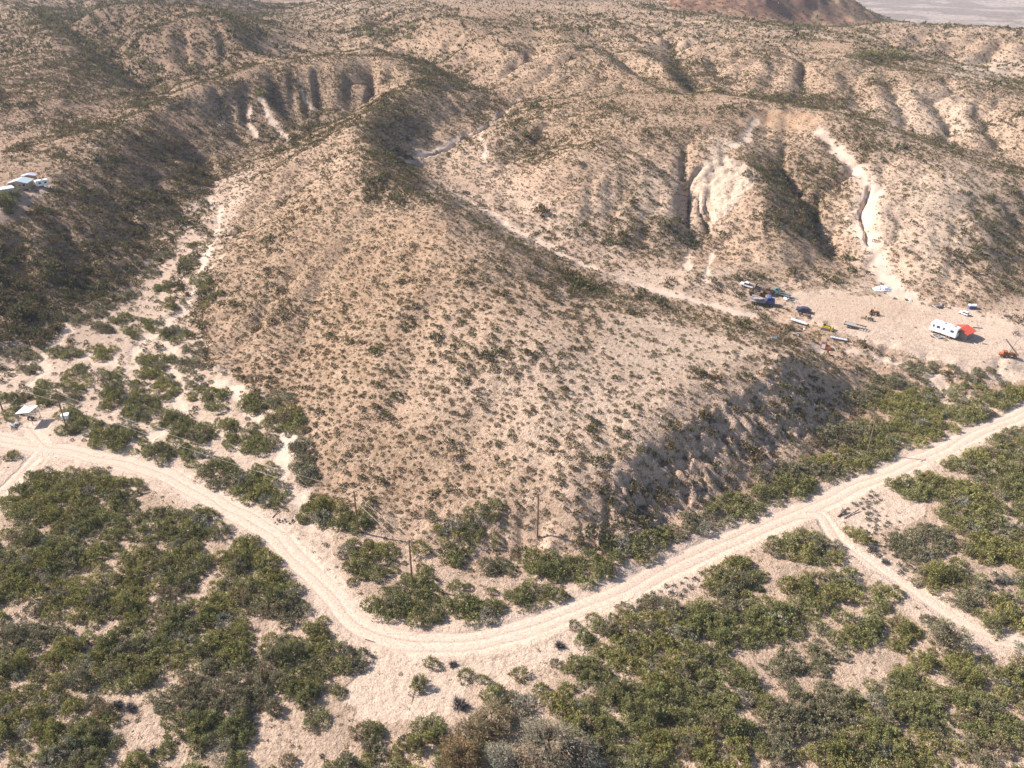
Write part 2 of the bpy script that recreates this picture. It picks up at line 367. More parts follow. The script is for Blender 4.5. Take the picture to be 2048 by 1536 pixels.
wash = np.zeros(X.shape)
for L, hw in WASH:
    d, _, _ = line_dist(X, Y, [tuple(p) for p in catmull(worldline(L), 4)], 12)
    wash = np.maximum(wash, 1 - sstep(hw * .3, hw * 1.5, d + wob * 3.0 + (wash_n - .45) * hw * 1.6))
wx = PX + (fbm(X / 4, Y / 4, 3, 41) - .5) * 60; wy = PY + (fbm(X / 4, Y / 4, 3, 43) - .5) * 34
sand = np.zeros(X.shape)
for Q in SANDP: sand = np.maximum(sand, poly_mask(Q, wx, wy) * 1.0)
lvf = poly_mask([(0,700),(120,640),(230,590),(330,480),(420,370),(520,330),(470,440),(400,560),(390,640),(420,730),(520,780),(580,850),(620,1000),(520,1010),(200,890),(0,830)], wx, wy)
sand = np.maximum(sand, lvf * .85); sand = np.maximum(sand, (1 - sstep(3.2, 6.5, np.abs(lat) + (wash_n - .5) * 5)) * .9)
cwf = poly_mask([(800,330),(1000,240),(1060,290),(1040,360),(1150,450),(1300,540),(1480,570),(1600,560),(1590,650),(1300,590),(1120,520),(950,430),(860,380)], wx, wy)
sand = np.maximum(sand, cwf * .35)
def blob(cx, cy, rx, ry, soft=.35):
    return 1 - sstep(1 - soft, 1 + soft, np.hypot((wx - cx) / rx, (wy - cy) / ry))
nearw = Y < 1400
pale = np.maximum.reduce([poly_mask([(1385,345),(1420,315),(1465,315),(1515,345),(1500,380),(1455,420),(1430,450),(1405,420),(1385,400),(1375,370)], PX + (wx - PX) * .3, PY + (wy - PY) * .3) * 1.0,
    blob(1900, 440, 150, 110, .5) * .55, blob(1125, 582, 40, 9) * .8, blob(1860, 230, 110, 60, .5) * .5, blob(1990, 140, 110, 26, .4) * .7, blob(1300, 430, 110, 90, .5) * .35,
    blob(1440, 300, 30, 16) * .8, blob(1160, 790, 330, 170, .7) * .45, blob(440, 205, 70, 30) * .35, blob(520, 230, 90, 40) * .35, blob(1740, 440, 40, 140, .5) * .6]) * nearw
orange = np.maximum.reduce([poly_mask([(1483,232),(1500,222),(1600,222),(1640,236),(1625,262),(1560,256),(1490,246)], PX, PY) * 1.0, blob(830, 470, 60, 30) * .6, blob(780, 540, 130, 90, .6) * .45,
    blob(1060, 640, 140, 60, .6) * .35, blob(1710, 620, 130, 35, .5) * .45, blob(1560, 240, 90, 26) * .6, blob(1700, 90, 90, 14) * .6]) * nearw
redh = np.maximum(sstep(660, 740, Y) * poly_mask([(1340,30),(1450,45),(1690,90),(1755,45),(1760,-60),(1340,-60)], PX, PY), 0)
red = redh.copy()
dark = np.maximum.reduce([blob(350, 70, 230, 110, .5) * .75, blob(60, 120, 230, 150, .6) * .55, blob(400, 270, 230, 100, .6) * .3, blob(90, 540, 220, 170, .5) * .45, blob(1560, 880, 240, 130, .5) * .15, blob(960, 55, 130, 30, .6) * .5]) * nearw  # dark rock, plus shade of the left and top-left slopes painted in
greenish = sstep(3.1, 4.0, FL) * HILL * sstep(250, 350, Y) * .6
TRACKS = [[(700,1240),(760,1290),(860,1325),(960,1315),(1060,1285),(1150,1245)],[(560,1075),(620,1060),(655,1070),(662,1095),(640,1120)],[(590,1068),(640,1080),(650,1100),(630,1130)],[(640,1150),(690,1215),(750,1262),(850,1270)],
 [(900,1340),(960,1320),(1000,1325),(980,1345),(930,1345)],[(1560,1050),(1610,1035),(1650,1020)],[(1580,1048),(1640,1040),(1670,1070)],[(100,905),(60,935),(10,980)],[(60,885),(140,915),(240,935)],
 [(1650,665),(1720,690),(1800,705),(1900,720),(2048,760)],[(1640,640),(1740,665),(1850,700),(1960,715),(2060,700)],[(1780,640),(1820,600),(1900,625),(1990,650),(2050,670)],[(1800,650),(1850,680),(1930,700),(2000,680)],[(1770,625),(1790,650),(1830,665),(1800,690)],[(1660,600),(1740,612),(1820,625),(1900,640)],[(1960,730),(2000,735),(2060,728)]]
# shape of roads, washes and rills in the ground itself
Z = Z - road * 0.08 - wash * 0.22 + np.exp(-((np.abs(lat) - 3.7) / .5) ** 2) * .11 * (np.abs(lat) < 6) * (1 - road)
bl = worldline([(1590,708),(1500,768),(1400,826),(1270,905),(1190,965),(1130,1020)])
bd, bs, ba = line_dist(X, Y, bl, 40)
bside = np.where(bs > 0, 1.0, 0.0)
tst = raycast(1400, 950); _, ts, _ = line_dist(np.array([[tst[0]]]), np.array([[tst[1]]]), bl, 60)
if ts[0, 0] < 0: bs = -bs
bluff = sstep(-1.5, 1.5, bs) * (1 - sstep(9, 15, bs)) * (bd < 30) * sstep(0, 6, ba) * (1 - sstep(ba.max() - 12, ba.max() - 2, ba)) * (1 - road)
rill = np.abs(fbm(ba / 2.4 + wob * .8, bs / 26, 3, 61) - .5) * 2
rill2 = np.abs(fbm(ba / 8.0 + wob, bs / 40, 2, 67) - .5) * 2
Z = Z - bluff * (1.0 * (1 - sstep(0, .22, rill)) * sstep(0, 3, bs) + 1.3 * (1 - sstep(0, .35, rill2)) * sstep(0, 4, bs) - .35)
Z = Z + bluff * .5 * (fbm(X / 1.1, Y / 1.1, 3, 71) - .5) * 2.4
Z = Z - bluff * 1.1 * (1 - sstep(0, .3, np.abs(fbm(ba / 4.5 + bs / 9, bs / 12, 3, 73) - .5) * 2)) + bluff * 1.2 * (fbm(ba / 6, bs / 8, 3, 74) - .5)
# cut face and eroded trenches
for L, wd, dp in [([(1740,372),(1737,385),(1733,400),(1722,425),(1727,440),(1732,455),(1735,480),(1741,490)], .55, 2.2), ([(1400,335),(1385,355),(1375,375)], .6, 2.0), ([(1396,385),(1398,410),(1402,425),(1412,445),(1420,460)], .6, 2.2),
                  ([(1410,400),(1418,420),(1424,440)], .4, 1.2), ([(1035,200),(1015,216),(988,238),(965,258),(930,276),(899,296),(850,312)], .7, 1.2), ([(700,160),(737,170),(742,182),(733,195)], 1.2, 2.2),
                  ([(1365,44),(1360,52)], 2.0, 4.0), ([(1600,190),(1578,200)], .8, 2.0), ([(1650,300),(1668,308)], .8, 2.0)]:
    d, _, _ = line_dist(X, Y, [tuple(p) for p in catmull(worldline(L), 4)], 14)
    Z = Z - dp * (1 - sstep(wd * .5, wd * 1.6, d + wob * .8))
cutm = pale * poly_mask([(1370,310),(1520,310),(1520,460),(1370,460)], PX, PY)
Z = Z + cutm * (1.1 * (fbm(X / 3 + Y / 9, Y / 1.2, 3, 81) - .5) - .9 * (1 - sstep(0, .25, np.abs(fbm(X / 2.2, Y / 9, 3, 83) - .5) * 2)))
Z = Z - 1.0 * HILL * sstep(300, 420, Y) * (1 - sstep(0, .3, np.abs(fbm(X / 36 + .6 * fbm(X / 15, Y / 15, 2, 95), Y / 44, 3, 94) - .5) * 2))
# crags on the red hill and the mountain
Z = Z + redh * 9 * sstep(52, 62, Z) * (fbm(X / 9, Y / 9, 4, 91) - .35)
# small lumps everywhere
MESA = at_grid(mesa, X, Y)
NF = np.clip(1 - Y / 1000, 0, 1)
Z = Z + (1 - road) * ((fbm(X / 1.1, Y / 1.1, 3, 99) - .5) * .22 + (fbm(X / 5, Y / 5, 3, 98) - .5) * 1.0 * HILL * (1 - .5 * MESA) + (.5 - np.abs(fbm(X / 13, Y / 13, 3, 96) - .5) * 4) * 1.1 * HILL * (1 - MESA)) * NF
Z = Z + (fbm(X / .45, Y / .45, 2, 97) - .5) * .10 * (Y < 260) * (1 - road * .7)

def height(x, y):
    x = np.asarray(x, float); y = np.asarray(y, float); u, v = uv_of(x, y)
    r = np.where(v < vcut, (v - VA) / FD, (len(fv) - 1 - np.floor((VB - vcut) / (FD * 3))) + (v - vcut) / (FD * 3)); return bil(Z, r, (u - fu[0]) / FD)
def sample(A, x, y):
    u, v = uv_of(np.asarray(x, float), np.asarray(y, float)); return bil(A, (v - VA) / FD, (u - fu[0]) / FD)
def hit(px, py): x, y = raycast(px, py, height); return x, y, float(height(x, y))

# ------------------------------------------------------------------ materials
def node(nt, t, **k):
    n = nt.nodes.new(t)
    for a, b in k.items(): setattr(n, a, b)
    return n
def newmat(name, rough=.9, spec=.1):
    m = bpy.data.materials.new(name); m.use_nodes = True; b = m.node_tree.nodes['Principled BSDF']
    b.inputs['Roughness'].default_value = rough; b.inputs['Specular IOR Level'].default_value = spec
    return m, m.node_tree, b
def ground_mat():
    m, nt, b = newmat('desert_ground', .95, .05); L = nt.links.new
    geo = node(nt, 'ShaderNodeNewGeometry')
    def attr(n): a = node(nt, 'ShaderNodeAttribute'); a.attribute_name = n; return a.outputs['Fac']
    def noise(scale, det=5, rough=.6, off=0, src=None):
        n = node(nt, 'ShaderNodeTexNoise'); n.inputs['Scale'].default_value = scale; n.inputs['Detail'].default_value = det; n.inputs['Roughness'].default_value = rough
        mp = node(nt, 'ShaderNodeMapping'); mp.inputs['Location'].default_value = (off, off * 1.7, 0); L(src or geo.outputs['Position'], mp.inputs[0]); L(mp.outputs[0], n.inputs['Vector']); return n.outputs[0]
    def ramp(f, a, c, ca=(0, 0, 0, 1), cb=(1, 1, 1, 1)):
        r = node(nt, 'ShaderNodeValToRGB'); r.color_ramp.elements[0].position = a; r.color_ramp.elements[1].position = c
        r.color_ramp.elements[0].color = ca; r.color_ramp.elements[1].color = cb; L(f, r.inputs[0]); return r.outputs[0]
    def mix(f, a, c, mode='MIX'):
        x = node(nt, 'ShaderNodeMix', data_type='RGBA', blend_type=mode)
        for s, v in ((0, f), (6, a), (7, c)):
            if isinstance(v, (tuple, float, int)): x.inputs[s].default_value = v
            else: L(v, x.inputs[s])
        return x.outputs[2]
    def math_(op, a, c=None):
        x = node(nt, 'ShaderNodeMath', operation=op)
        for i, v in enumerate((a, c)):
            if v is None: continue
            if isinstance(v, (float, int)): x.inputs[i].default_value = v
            else: L(v, x.inputs[i])
        return x.outputs[0]
    ca = node(nt, 'ShaderNodeAttribute'); ca.attribute_name = 'soil'; c = ca.outputs['Color']
    la = attr('lat'); wv = math_('SINE', math_('MULTIPLY', math_('ADD', la, math_('MULTIPLY', noise(.035, 2, .5, 5), 5.0)), 3.4))
    c = mix(math_('MULTIPLY', attr('road'), .9), c, mix(ramp(wv, .6, 1.0), (.575, .44, .35, 1), (.46, .345, .27, 1)))
    # gravel and stones
    vo = node(nt, 'ShaderNodeTexVoronoi'); vo.inputs['Scale'].default_value = 1.7; L(geo.outputs['Position'], vo.inputs['Vector'])
    notroad = math_('SUBTRACT', 1.0, math_('MULTIPLY', math_('MAXIMUM', attr('road'), attr('wash')), .85))
    st = math_('MULTIPLY', ramp(vo.outputs['Distance'], .16, .10 + .12, (1, 1, 1, 1), (0, 0, 0, 1)), ramp(noise(.6, 1, .5, 33), .45, .6))
    c = mix(math_('MULTIPLY', math_('MULTIPLY', st, notroad), .5), c, (.26, .19, .15, 1))
    c = mix(math_('MULTIPLY', ramp(noise(3.2, 3, .75, 71), .48, .66), .7), c, mix(1.0, c, (.48, .41, .37, 1), 'MULTIPLY'))
    # specks of low grass, twigs and burrows, thicker on the slopes
    c = mix(math_('MULTIPLY', math_('MULTIPLY', ramp(noise(.9, 3, .7, 23), .50, .62), notroad), math_('ADD', math_('MULTIPLY', attr('brown'), .35), .42)), c, (.21, .145, .085, 1))
    # very far land: scrub as fine dark mottling
    c = mix(math_('MULTIPLY', ramp(noise(.09, 5, .8, 12), .42, .58), math_('MULTIPLY', attr('far'), .75)), c, (.12, .105, .085, 1))
    L(c, b.inputs['Base Color'])
    bh = math_('MULTIPLY', noise(1.3, 4, .75, 2), .6)
    wh = math_('MULTIPLY', math_('MULTIPLY', wv, attr('road')), -.03)
    bh = math_('ADD', math_('MULTIPLY', bh, notroad), wh)
    bu = node(nt, 'ShaderNodeBump'); bu.inputs['Strength'].default_value = 1.0; bu.inputs['Distance'].default_value = 1.0; L(bh, bu.inputs['Height']); L(bu.outputs[0], b.inputs['Normal'])
    return m
GM = ground_mat()

# ------------------------------------------------------------------ object helpers
def tag(o, label=None, cat=None, group=None, kind=None):
    if label: o['label'] = label
    if cat: o['category'] = cat
    if group: o['group'] = group
    if kind: o['kind'] = kind
    return o
def raw_mesh(name, V, F, mats, cols=None, mi=None, smooth=False):
    """V (n,3), F (m,3 or 4) arrays"""
    me = bpy.data.meshes.new(name); V = np.ascontiguousarray(V, np.float32); F = np.ascontiguousarray(F, np.int32); k = F.shape[1]
    me.vertices.add(len(V)); me.vertices.foreach_set('co', V.ravel())
    me.loops.add(F.size); me.loops.foreach_set('vertex_index', F.ravel())
    me.polygons.add(len(F)); me.polygons.foreach_set('loop_start', np.arange(0, F.size, k, dtype=np.int32)); 
    try: me.polygons.foreach_set('loop_total', np.full(len(F), k, np.int32))
    except Exception: pass
    if mi is not None: me.polygons.foreach_set('material_index', np.asarray(mi, np.int32))
    me.polygons.foreach_set('use_smooth', np.full(len(F), smooth))
    me.update(calc_edges=True)
    for m in mats: me.materials.append(m)
    if cols is not None:
        a = me.attributes.new('tint', 'FLOAT_COLOR', 'POINT'); c = np.ones((len(V), 4), np.float32); c[:, :3] = cols; a.data.foreach_set('color', c.ravel())
    return me
def link(name, me, parent=None):
    o = bpy.data.objects.new(name, me); COL.objects.link(o); o.parent = parent; return o

# ------------------------------------------------------------------ the land, split where its kind changes
H_, W_ = X.shape
VV = np.stack([X.ravel(), Y.ravel(), Z.ravel()], 1)
ii = np.arange(H_ * W_).reshape(H_, W_)
FF = np.stack([ii[:-1, :-1].ravel(), ii[:-1, 1:].ravel(), ii[1:, 1:].ravel(), ii[1:, :-1].ravel()], 1)
fc = lambda A: A[:-1, :-1].ravel()
kindf = np.where(fc(road) > .5, 1, np.where((fc(wash) > .5) & (fc(Y) < 420), 2, np.where(fc(redh) > .5, 4, np.where((fc(blur(HILL, 12)) > .35), 3, 0))))
ZONES = [(770,350,65,60),(800,240,60,50),(890,150,70,35),(1590,390,75,90),(1700,300,60,50),(1380,150,45,30),(1180,575,70,25),(100,600,170,110),(300,340,150,90),(2020,470,70,110),(1255,400,30,60),(560,220,130,70),(450,95,60,40),(230,100,90,80),(1760,115,60,15),(640,180,80,40),(1050,290,60,40),(60,318,90,16),(180,258,70,14),(300,205,60,14),(120,40,60,20),(210,95,50,18),(300,160,50,18),(470,60,40,30),(1300,470,110,40),(780,60,80,20),(870,110,50,16),(1620,200,90,14)]
thick = np.maximum.reduce([blob(a_, b_, c_, d_, .45) for a_, b_, c_, d_ in ZONES]) * nearw * (1 - road) * (1 - wash) * (1 - sand * .7)
brown = np.clip(np.maximum.reduce([blob(640, 640, 270, 260, .6), blob(780, 930, 260, 120, .6), blob(1000, 560, 150, 60, .6) * .7, blob(1650, 120, 420, 60, .6) * .5, blob(1150, 200, 300, 120, .6) * .6, blob(900, 70, 300, 90, .6) * .7, blob(400, 300, 350, 200, .5) * .25, blob(1560, 420, 90, 120, .5) * .5, blob(600, 130, 300, 140, .5) * .6, blob(1700, 850, 160, 90, .5) * .5, blob(1690, 605, 100, 30, .5) * .9]) * (1 - sand * .8) * (1 - wash) * (1 - road) * (1 - pale), 0, 1) * (Y < 1400)
def lerp(a, c, t): return a + (c - a) * t[..., None]
def C3(*c): return np.array(c, float)[None, None, :]
def nm(f, s, lo, hi, o=4, k=0): return sstep(lo, hi, fbm(X * f, Y * f, o, s))
soil = lerp(C3(.43,.292,.208), C3(.52,.372,.275), nm(.05, 201, .35, .65))
soil = lerp(soil, C3(.30,.205,.145), nm(.3, 202, .48, .70) * .9)
soil = lerp(soil, C3(.55,.40,.295), HILL * .35 + 0 * X)
soil = lerp(soil, C3(.57,.435,.345), sand * .85)
soil = lerp(soil, lerp(C3(.44,.28,.18), C3(.50,.345,.23), nm(.25, 203, .35, .65)), orange)
soil = lerp(soil, lerp(C3(.60,.47,.36), C3(.55,.42,.33), nm(.5, 204, .35, .65)), pale)
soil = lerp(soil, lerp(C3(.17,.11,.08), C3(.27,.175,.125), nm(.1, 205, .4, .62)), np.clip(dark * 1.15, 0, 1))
soil = lerp(soil, C3(.58,.45,.36), wash * .8)
soil = lerp(soil, lerp(C3(.32,.16,.11), C3(.42,.26,.16), nm(.04, 206, .4, .6)), red)
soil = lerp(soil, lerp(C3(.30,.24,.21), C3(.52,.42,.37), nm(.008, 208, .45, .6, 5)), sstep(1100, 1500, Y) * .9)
soil = lerp(soil, lerp(C3(.34,.225,.15), C3(.42,.295,.205), nm(.4, 209, .3, .7)), brown * .8)
soil = lerp(soil, C3(.26,.185,.135), thick * .5 * (1 - bluff))  # darker ground under dense scrub; paints in the shade of flanks and gullies
soil = lerp(soil, C3(.52,.375,.285), bluff * .8)  # pinkish gravel, its tone lightened and warmed to offset the bluff's shade
soil = lerp(soil, C3(.53,.41,.315), (1 - sstep(.1, .4, HILL)) * (Y < 230) * .45)
soil = lerp(soil, C3(.17,.16,.085), greenish * .45 * nm(.2, 207, .3, .6))
trk = np.zeros(X.shape)
for L in TRACKS:
    d, _, _ = line_dist(X, Y, [tuple(p) for p in catmull(worldline(L), 5)], 12)
    for o_ in (.85,): trk = np.maximum(trk, np.exp(-((d - o_) / .30) ** 2))
trk = trk * sstep(.35, .5, fbm(X / 5, Y / 5, 2, 222))
soil = lerp(soil, C3(.37,.275,.205), trk * .6)
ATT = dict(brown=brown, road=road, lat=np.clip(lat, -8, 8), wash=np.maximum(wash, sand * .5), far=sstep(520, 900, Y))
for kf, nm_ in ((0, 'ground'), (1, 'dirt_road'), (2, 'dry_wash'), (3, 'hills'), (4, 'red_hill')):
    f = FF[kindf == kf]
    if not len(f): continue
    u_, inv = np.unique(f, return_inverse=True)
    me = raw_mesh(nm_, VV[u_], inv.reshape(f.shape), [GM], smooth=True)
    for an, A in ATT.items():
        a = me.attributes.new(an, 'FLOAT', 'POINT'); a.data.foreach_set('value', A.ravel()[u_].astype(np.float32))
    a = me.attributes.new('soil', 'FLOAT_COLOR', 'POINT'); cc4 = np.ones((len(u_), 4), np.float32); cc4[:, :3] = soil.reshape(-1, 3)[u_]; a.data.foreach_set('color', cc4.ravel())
    tag(link(nm_, me), kind='structure')
# ------------------------------------------------------------------ plants
def plant_mat():
    m = bpy.data.materials.new('foliage'); m.use_nodes = True; nt = m.node_tree; L = nt.links.new
    for n in list(nt.nodes): nt.nodes.remove(n)
    out = node(nt, 'ShaderNodeOutputMaterial'); at = node(nt, 'ShaderNodeAttribute'); at.attribute_name = 'tint'
    d = node(nt, 'ShaderNodeBsdfDiffuse'); t = node(nt, 'ShaderNodeBsdfTranslucent'); mx = node(nt, 'ShaderNodeMixShader'); mx.inputs[0].default_value = .22
    L(at.outputs['Color'], d.inputs[0]); L(at.outputs['Color'], t.inputs[0]); L(d.outputs[0], mx.inputs[1]); L(t.outputs[0], mx.inputs[2]); L(mx.outputs[0], out.inputs[0])
    return m
PM = plant_mat()
def bark_mat():
    m, nt, b = newmat('bark', .9, .1); at = node(nt, 'ShaderNodeAttribute'); at.attribute_name = 'tint'; nt.links.new(at.outputs['Color'], b.inputs['Base Color']); return m
BM = bark_mat()
def unit(v): return v / (np.linalg.norm(v, axis=-1, keepdims=True) + 1e-9)
def leaves(rng, cen, out, size, n, spread, stretch=1.8):
    """n small triangles round each centre, leaning outwards"""
    m = len(cen); c = np.repeat(cen, n, 0) + rng.normal(0, 1, (m * n, 3)) * spread
    o = unit(np.repeat(out, n, 0) + rng.normal(0, .75, (m * n, 3))); s = unit(np.cross(o, rng.normal(0, 1, (m * n, 3))))
    L_ = size * rng.uniform(.6, 1.4, (m * n, 1)); Wd = L_ / stretch
    return np.stack([c - s * Wd * .5, c + s * Wd * .5, c + o * L_], 1)
def dome_points(rng, n, R, H, shell=.55, lump=.35, floor=.12):
    a = rng.uniform(0, 2 * np.pi, n); z = rng.uniform(floor, 1, n) ; r = np.sqrt(np.clip(1 - (z * .95) ** 2.2, .04, 1))
    k = rng.uniform(shell, 1, n) ** .6; ph = rng.uniform(0, 6.28, 3)
    lm = 1 + lump * (np.sin(a * 2 + ph[0]) * .4 + np.sin(a * 3 + ph[1]) * .35 + np.sin(a * 5 + ph[2]) * .25)
    zz = z * (1 + lump * .5 * np.sin(a * 2 + ph[1]))
    return np.stack([np.cos(a) * r * k * R * lm, np.sin(a) * r * k * R * lm, zz * H * (.55 + .45 * k)], 1)
def vary(rng, col, m, n, tip=.24, leaf=.17):
    c = np.array(col)[None] * (1 + rng.normal(0, tip, (m, 1))) * (1 + rng.normal(0, .07, (m, 3)))
    c = np.repeat(c, n, 0) * (1 + rng.normal(0, leaf, (m * n, 1))); return np.clip(c, .01, .7)
def twig(A, B, ra, rb, sides=3):
    A = np.array(A, float); B = np.array(B, float); d = unit(B - A); u = unit(np.cross(d, [.3, .9, .2])); v = np.cross(d, u)
    ang = np.arange(sides) * 2 * np.pi / sides; ring = np.cos(ang)[:, None] * u + np.sin(ang)[:, None] * v
    P = A + ring * ra; Q = B + ring * rb; T = []
    for i in range(sides):
        j = (i + 1) % sides; T += [[P[i], P[j], Q[j]], [P[i], Q[j], Q[i]]]
    return T
def stems(rng, tips, H, r0=.07, n=12):
    T = []
    for t in tips[rng.permutation(len(tips))[:n]]:
        b = np.array([t[0] * .08, t[1] * .08, -.15]); mid = t * np.array([.5, .5, .45]) + rng.normal(0, .1, 3)
        T += twig(b, mid, r0, r0 * .6) + twig(mid, t * .95, r0 * .6, r0 * .2)
    return np.array(T)
def tri_mesh(name, T, cols, mats, mi=None):
    T = np.asarray(T, float); n = len(T); return raw_mesh(name, T.reshape(-1, 3), np.arange(n * 3).reshape(n, 3), mats, np.repeat(cols, 3, 0), mi)
TINT = dict(g=(.222, .216, .094), y=(.262, .238, .092), d=(.240, .212, .130), b=(.26, .205, .12), k=(.12, .105, .10), s=(.29, .27, .20), l=(.15, .165, .05))
def crown(rng, R, H, col, tips=110, per=15, size=.20, spread=.17, **k):
    P = dome_points(rng, tips, R, H, **k); out = unit(P * np.array([1, 1, 1.3]) + np.array([0, 0, .5]))
    return leaves(rng, P, out, size, per, spread), vary(rng, col, tips, per), P
BARK = np.array([.10, .075, .055])
PROTO = []                                             # mesquite models
rng = np.random.default_rng(7)
for key in ('g', 'y', 'd', 's', 'b'):
    for q in range(4):
        T, c, P = crown(rng, 1.0 * 2.0, 1.75 + .3 * (q % 2), TINT[key], tips=150 if key in 'gyd' else 130, per=15 if key in 'gyd' else 9, size=.23, spread=.15, lump=(.4, .75, .55, .9)[q], shell=.4)
        cm = tri_mesh('crown', T, c, [PM]); st = stems(rng, P, 2, .06, 14); sm = tri_mesh('stems', st, np.tile(BARK, (len(st), 1)), [BM])
        PROTO.append((key, q, cm, sm, T, c))
rng = np.random.default_rng(11)
LOWP = []                                              # the same plant with fewer, larger leaves, for the far and merged ones
for key in ('g', 'y', 'd', 'b', 's'):
    for q in range(3):
        T, c, P = crown(rng, 2.0, 1.8, TINT[key], tips=80, per=9, size=.33, spread=.2); LOWP.append((key, T, c))
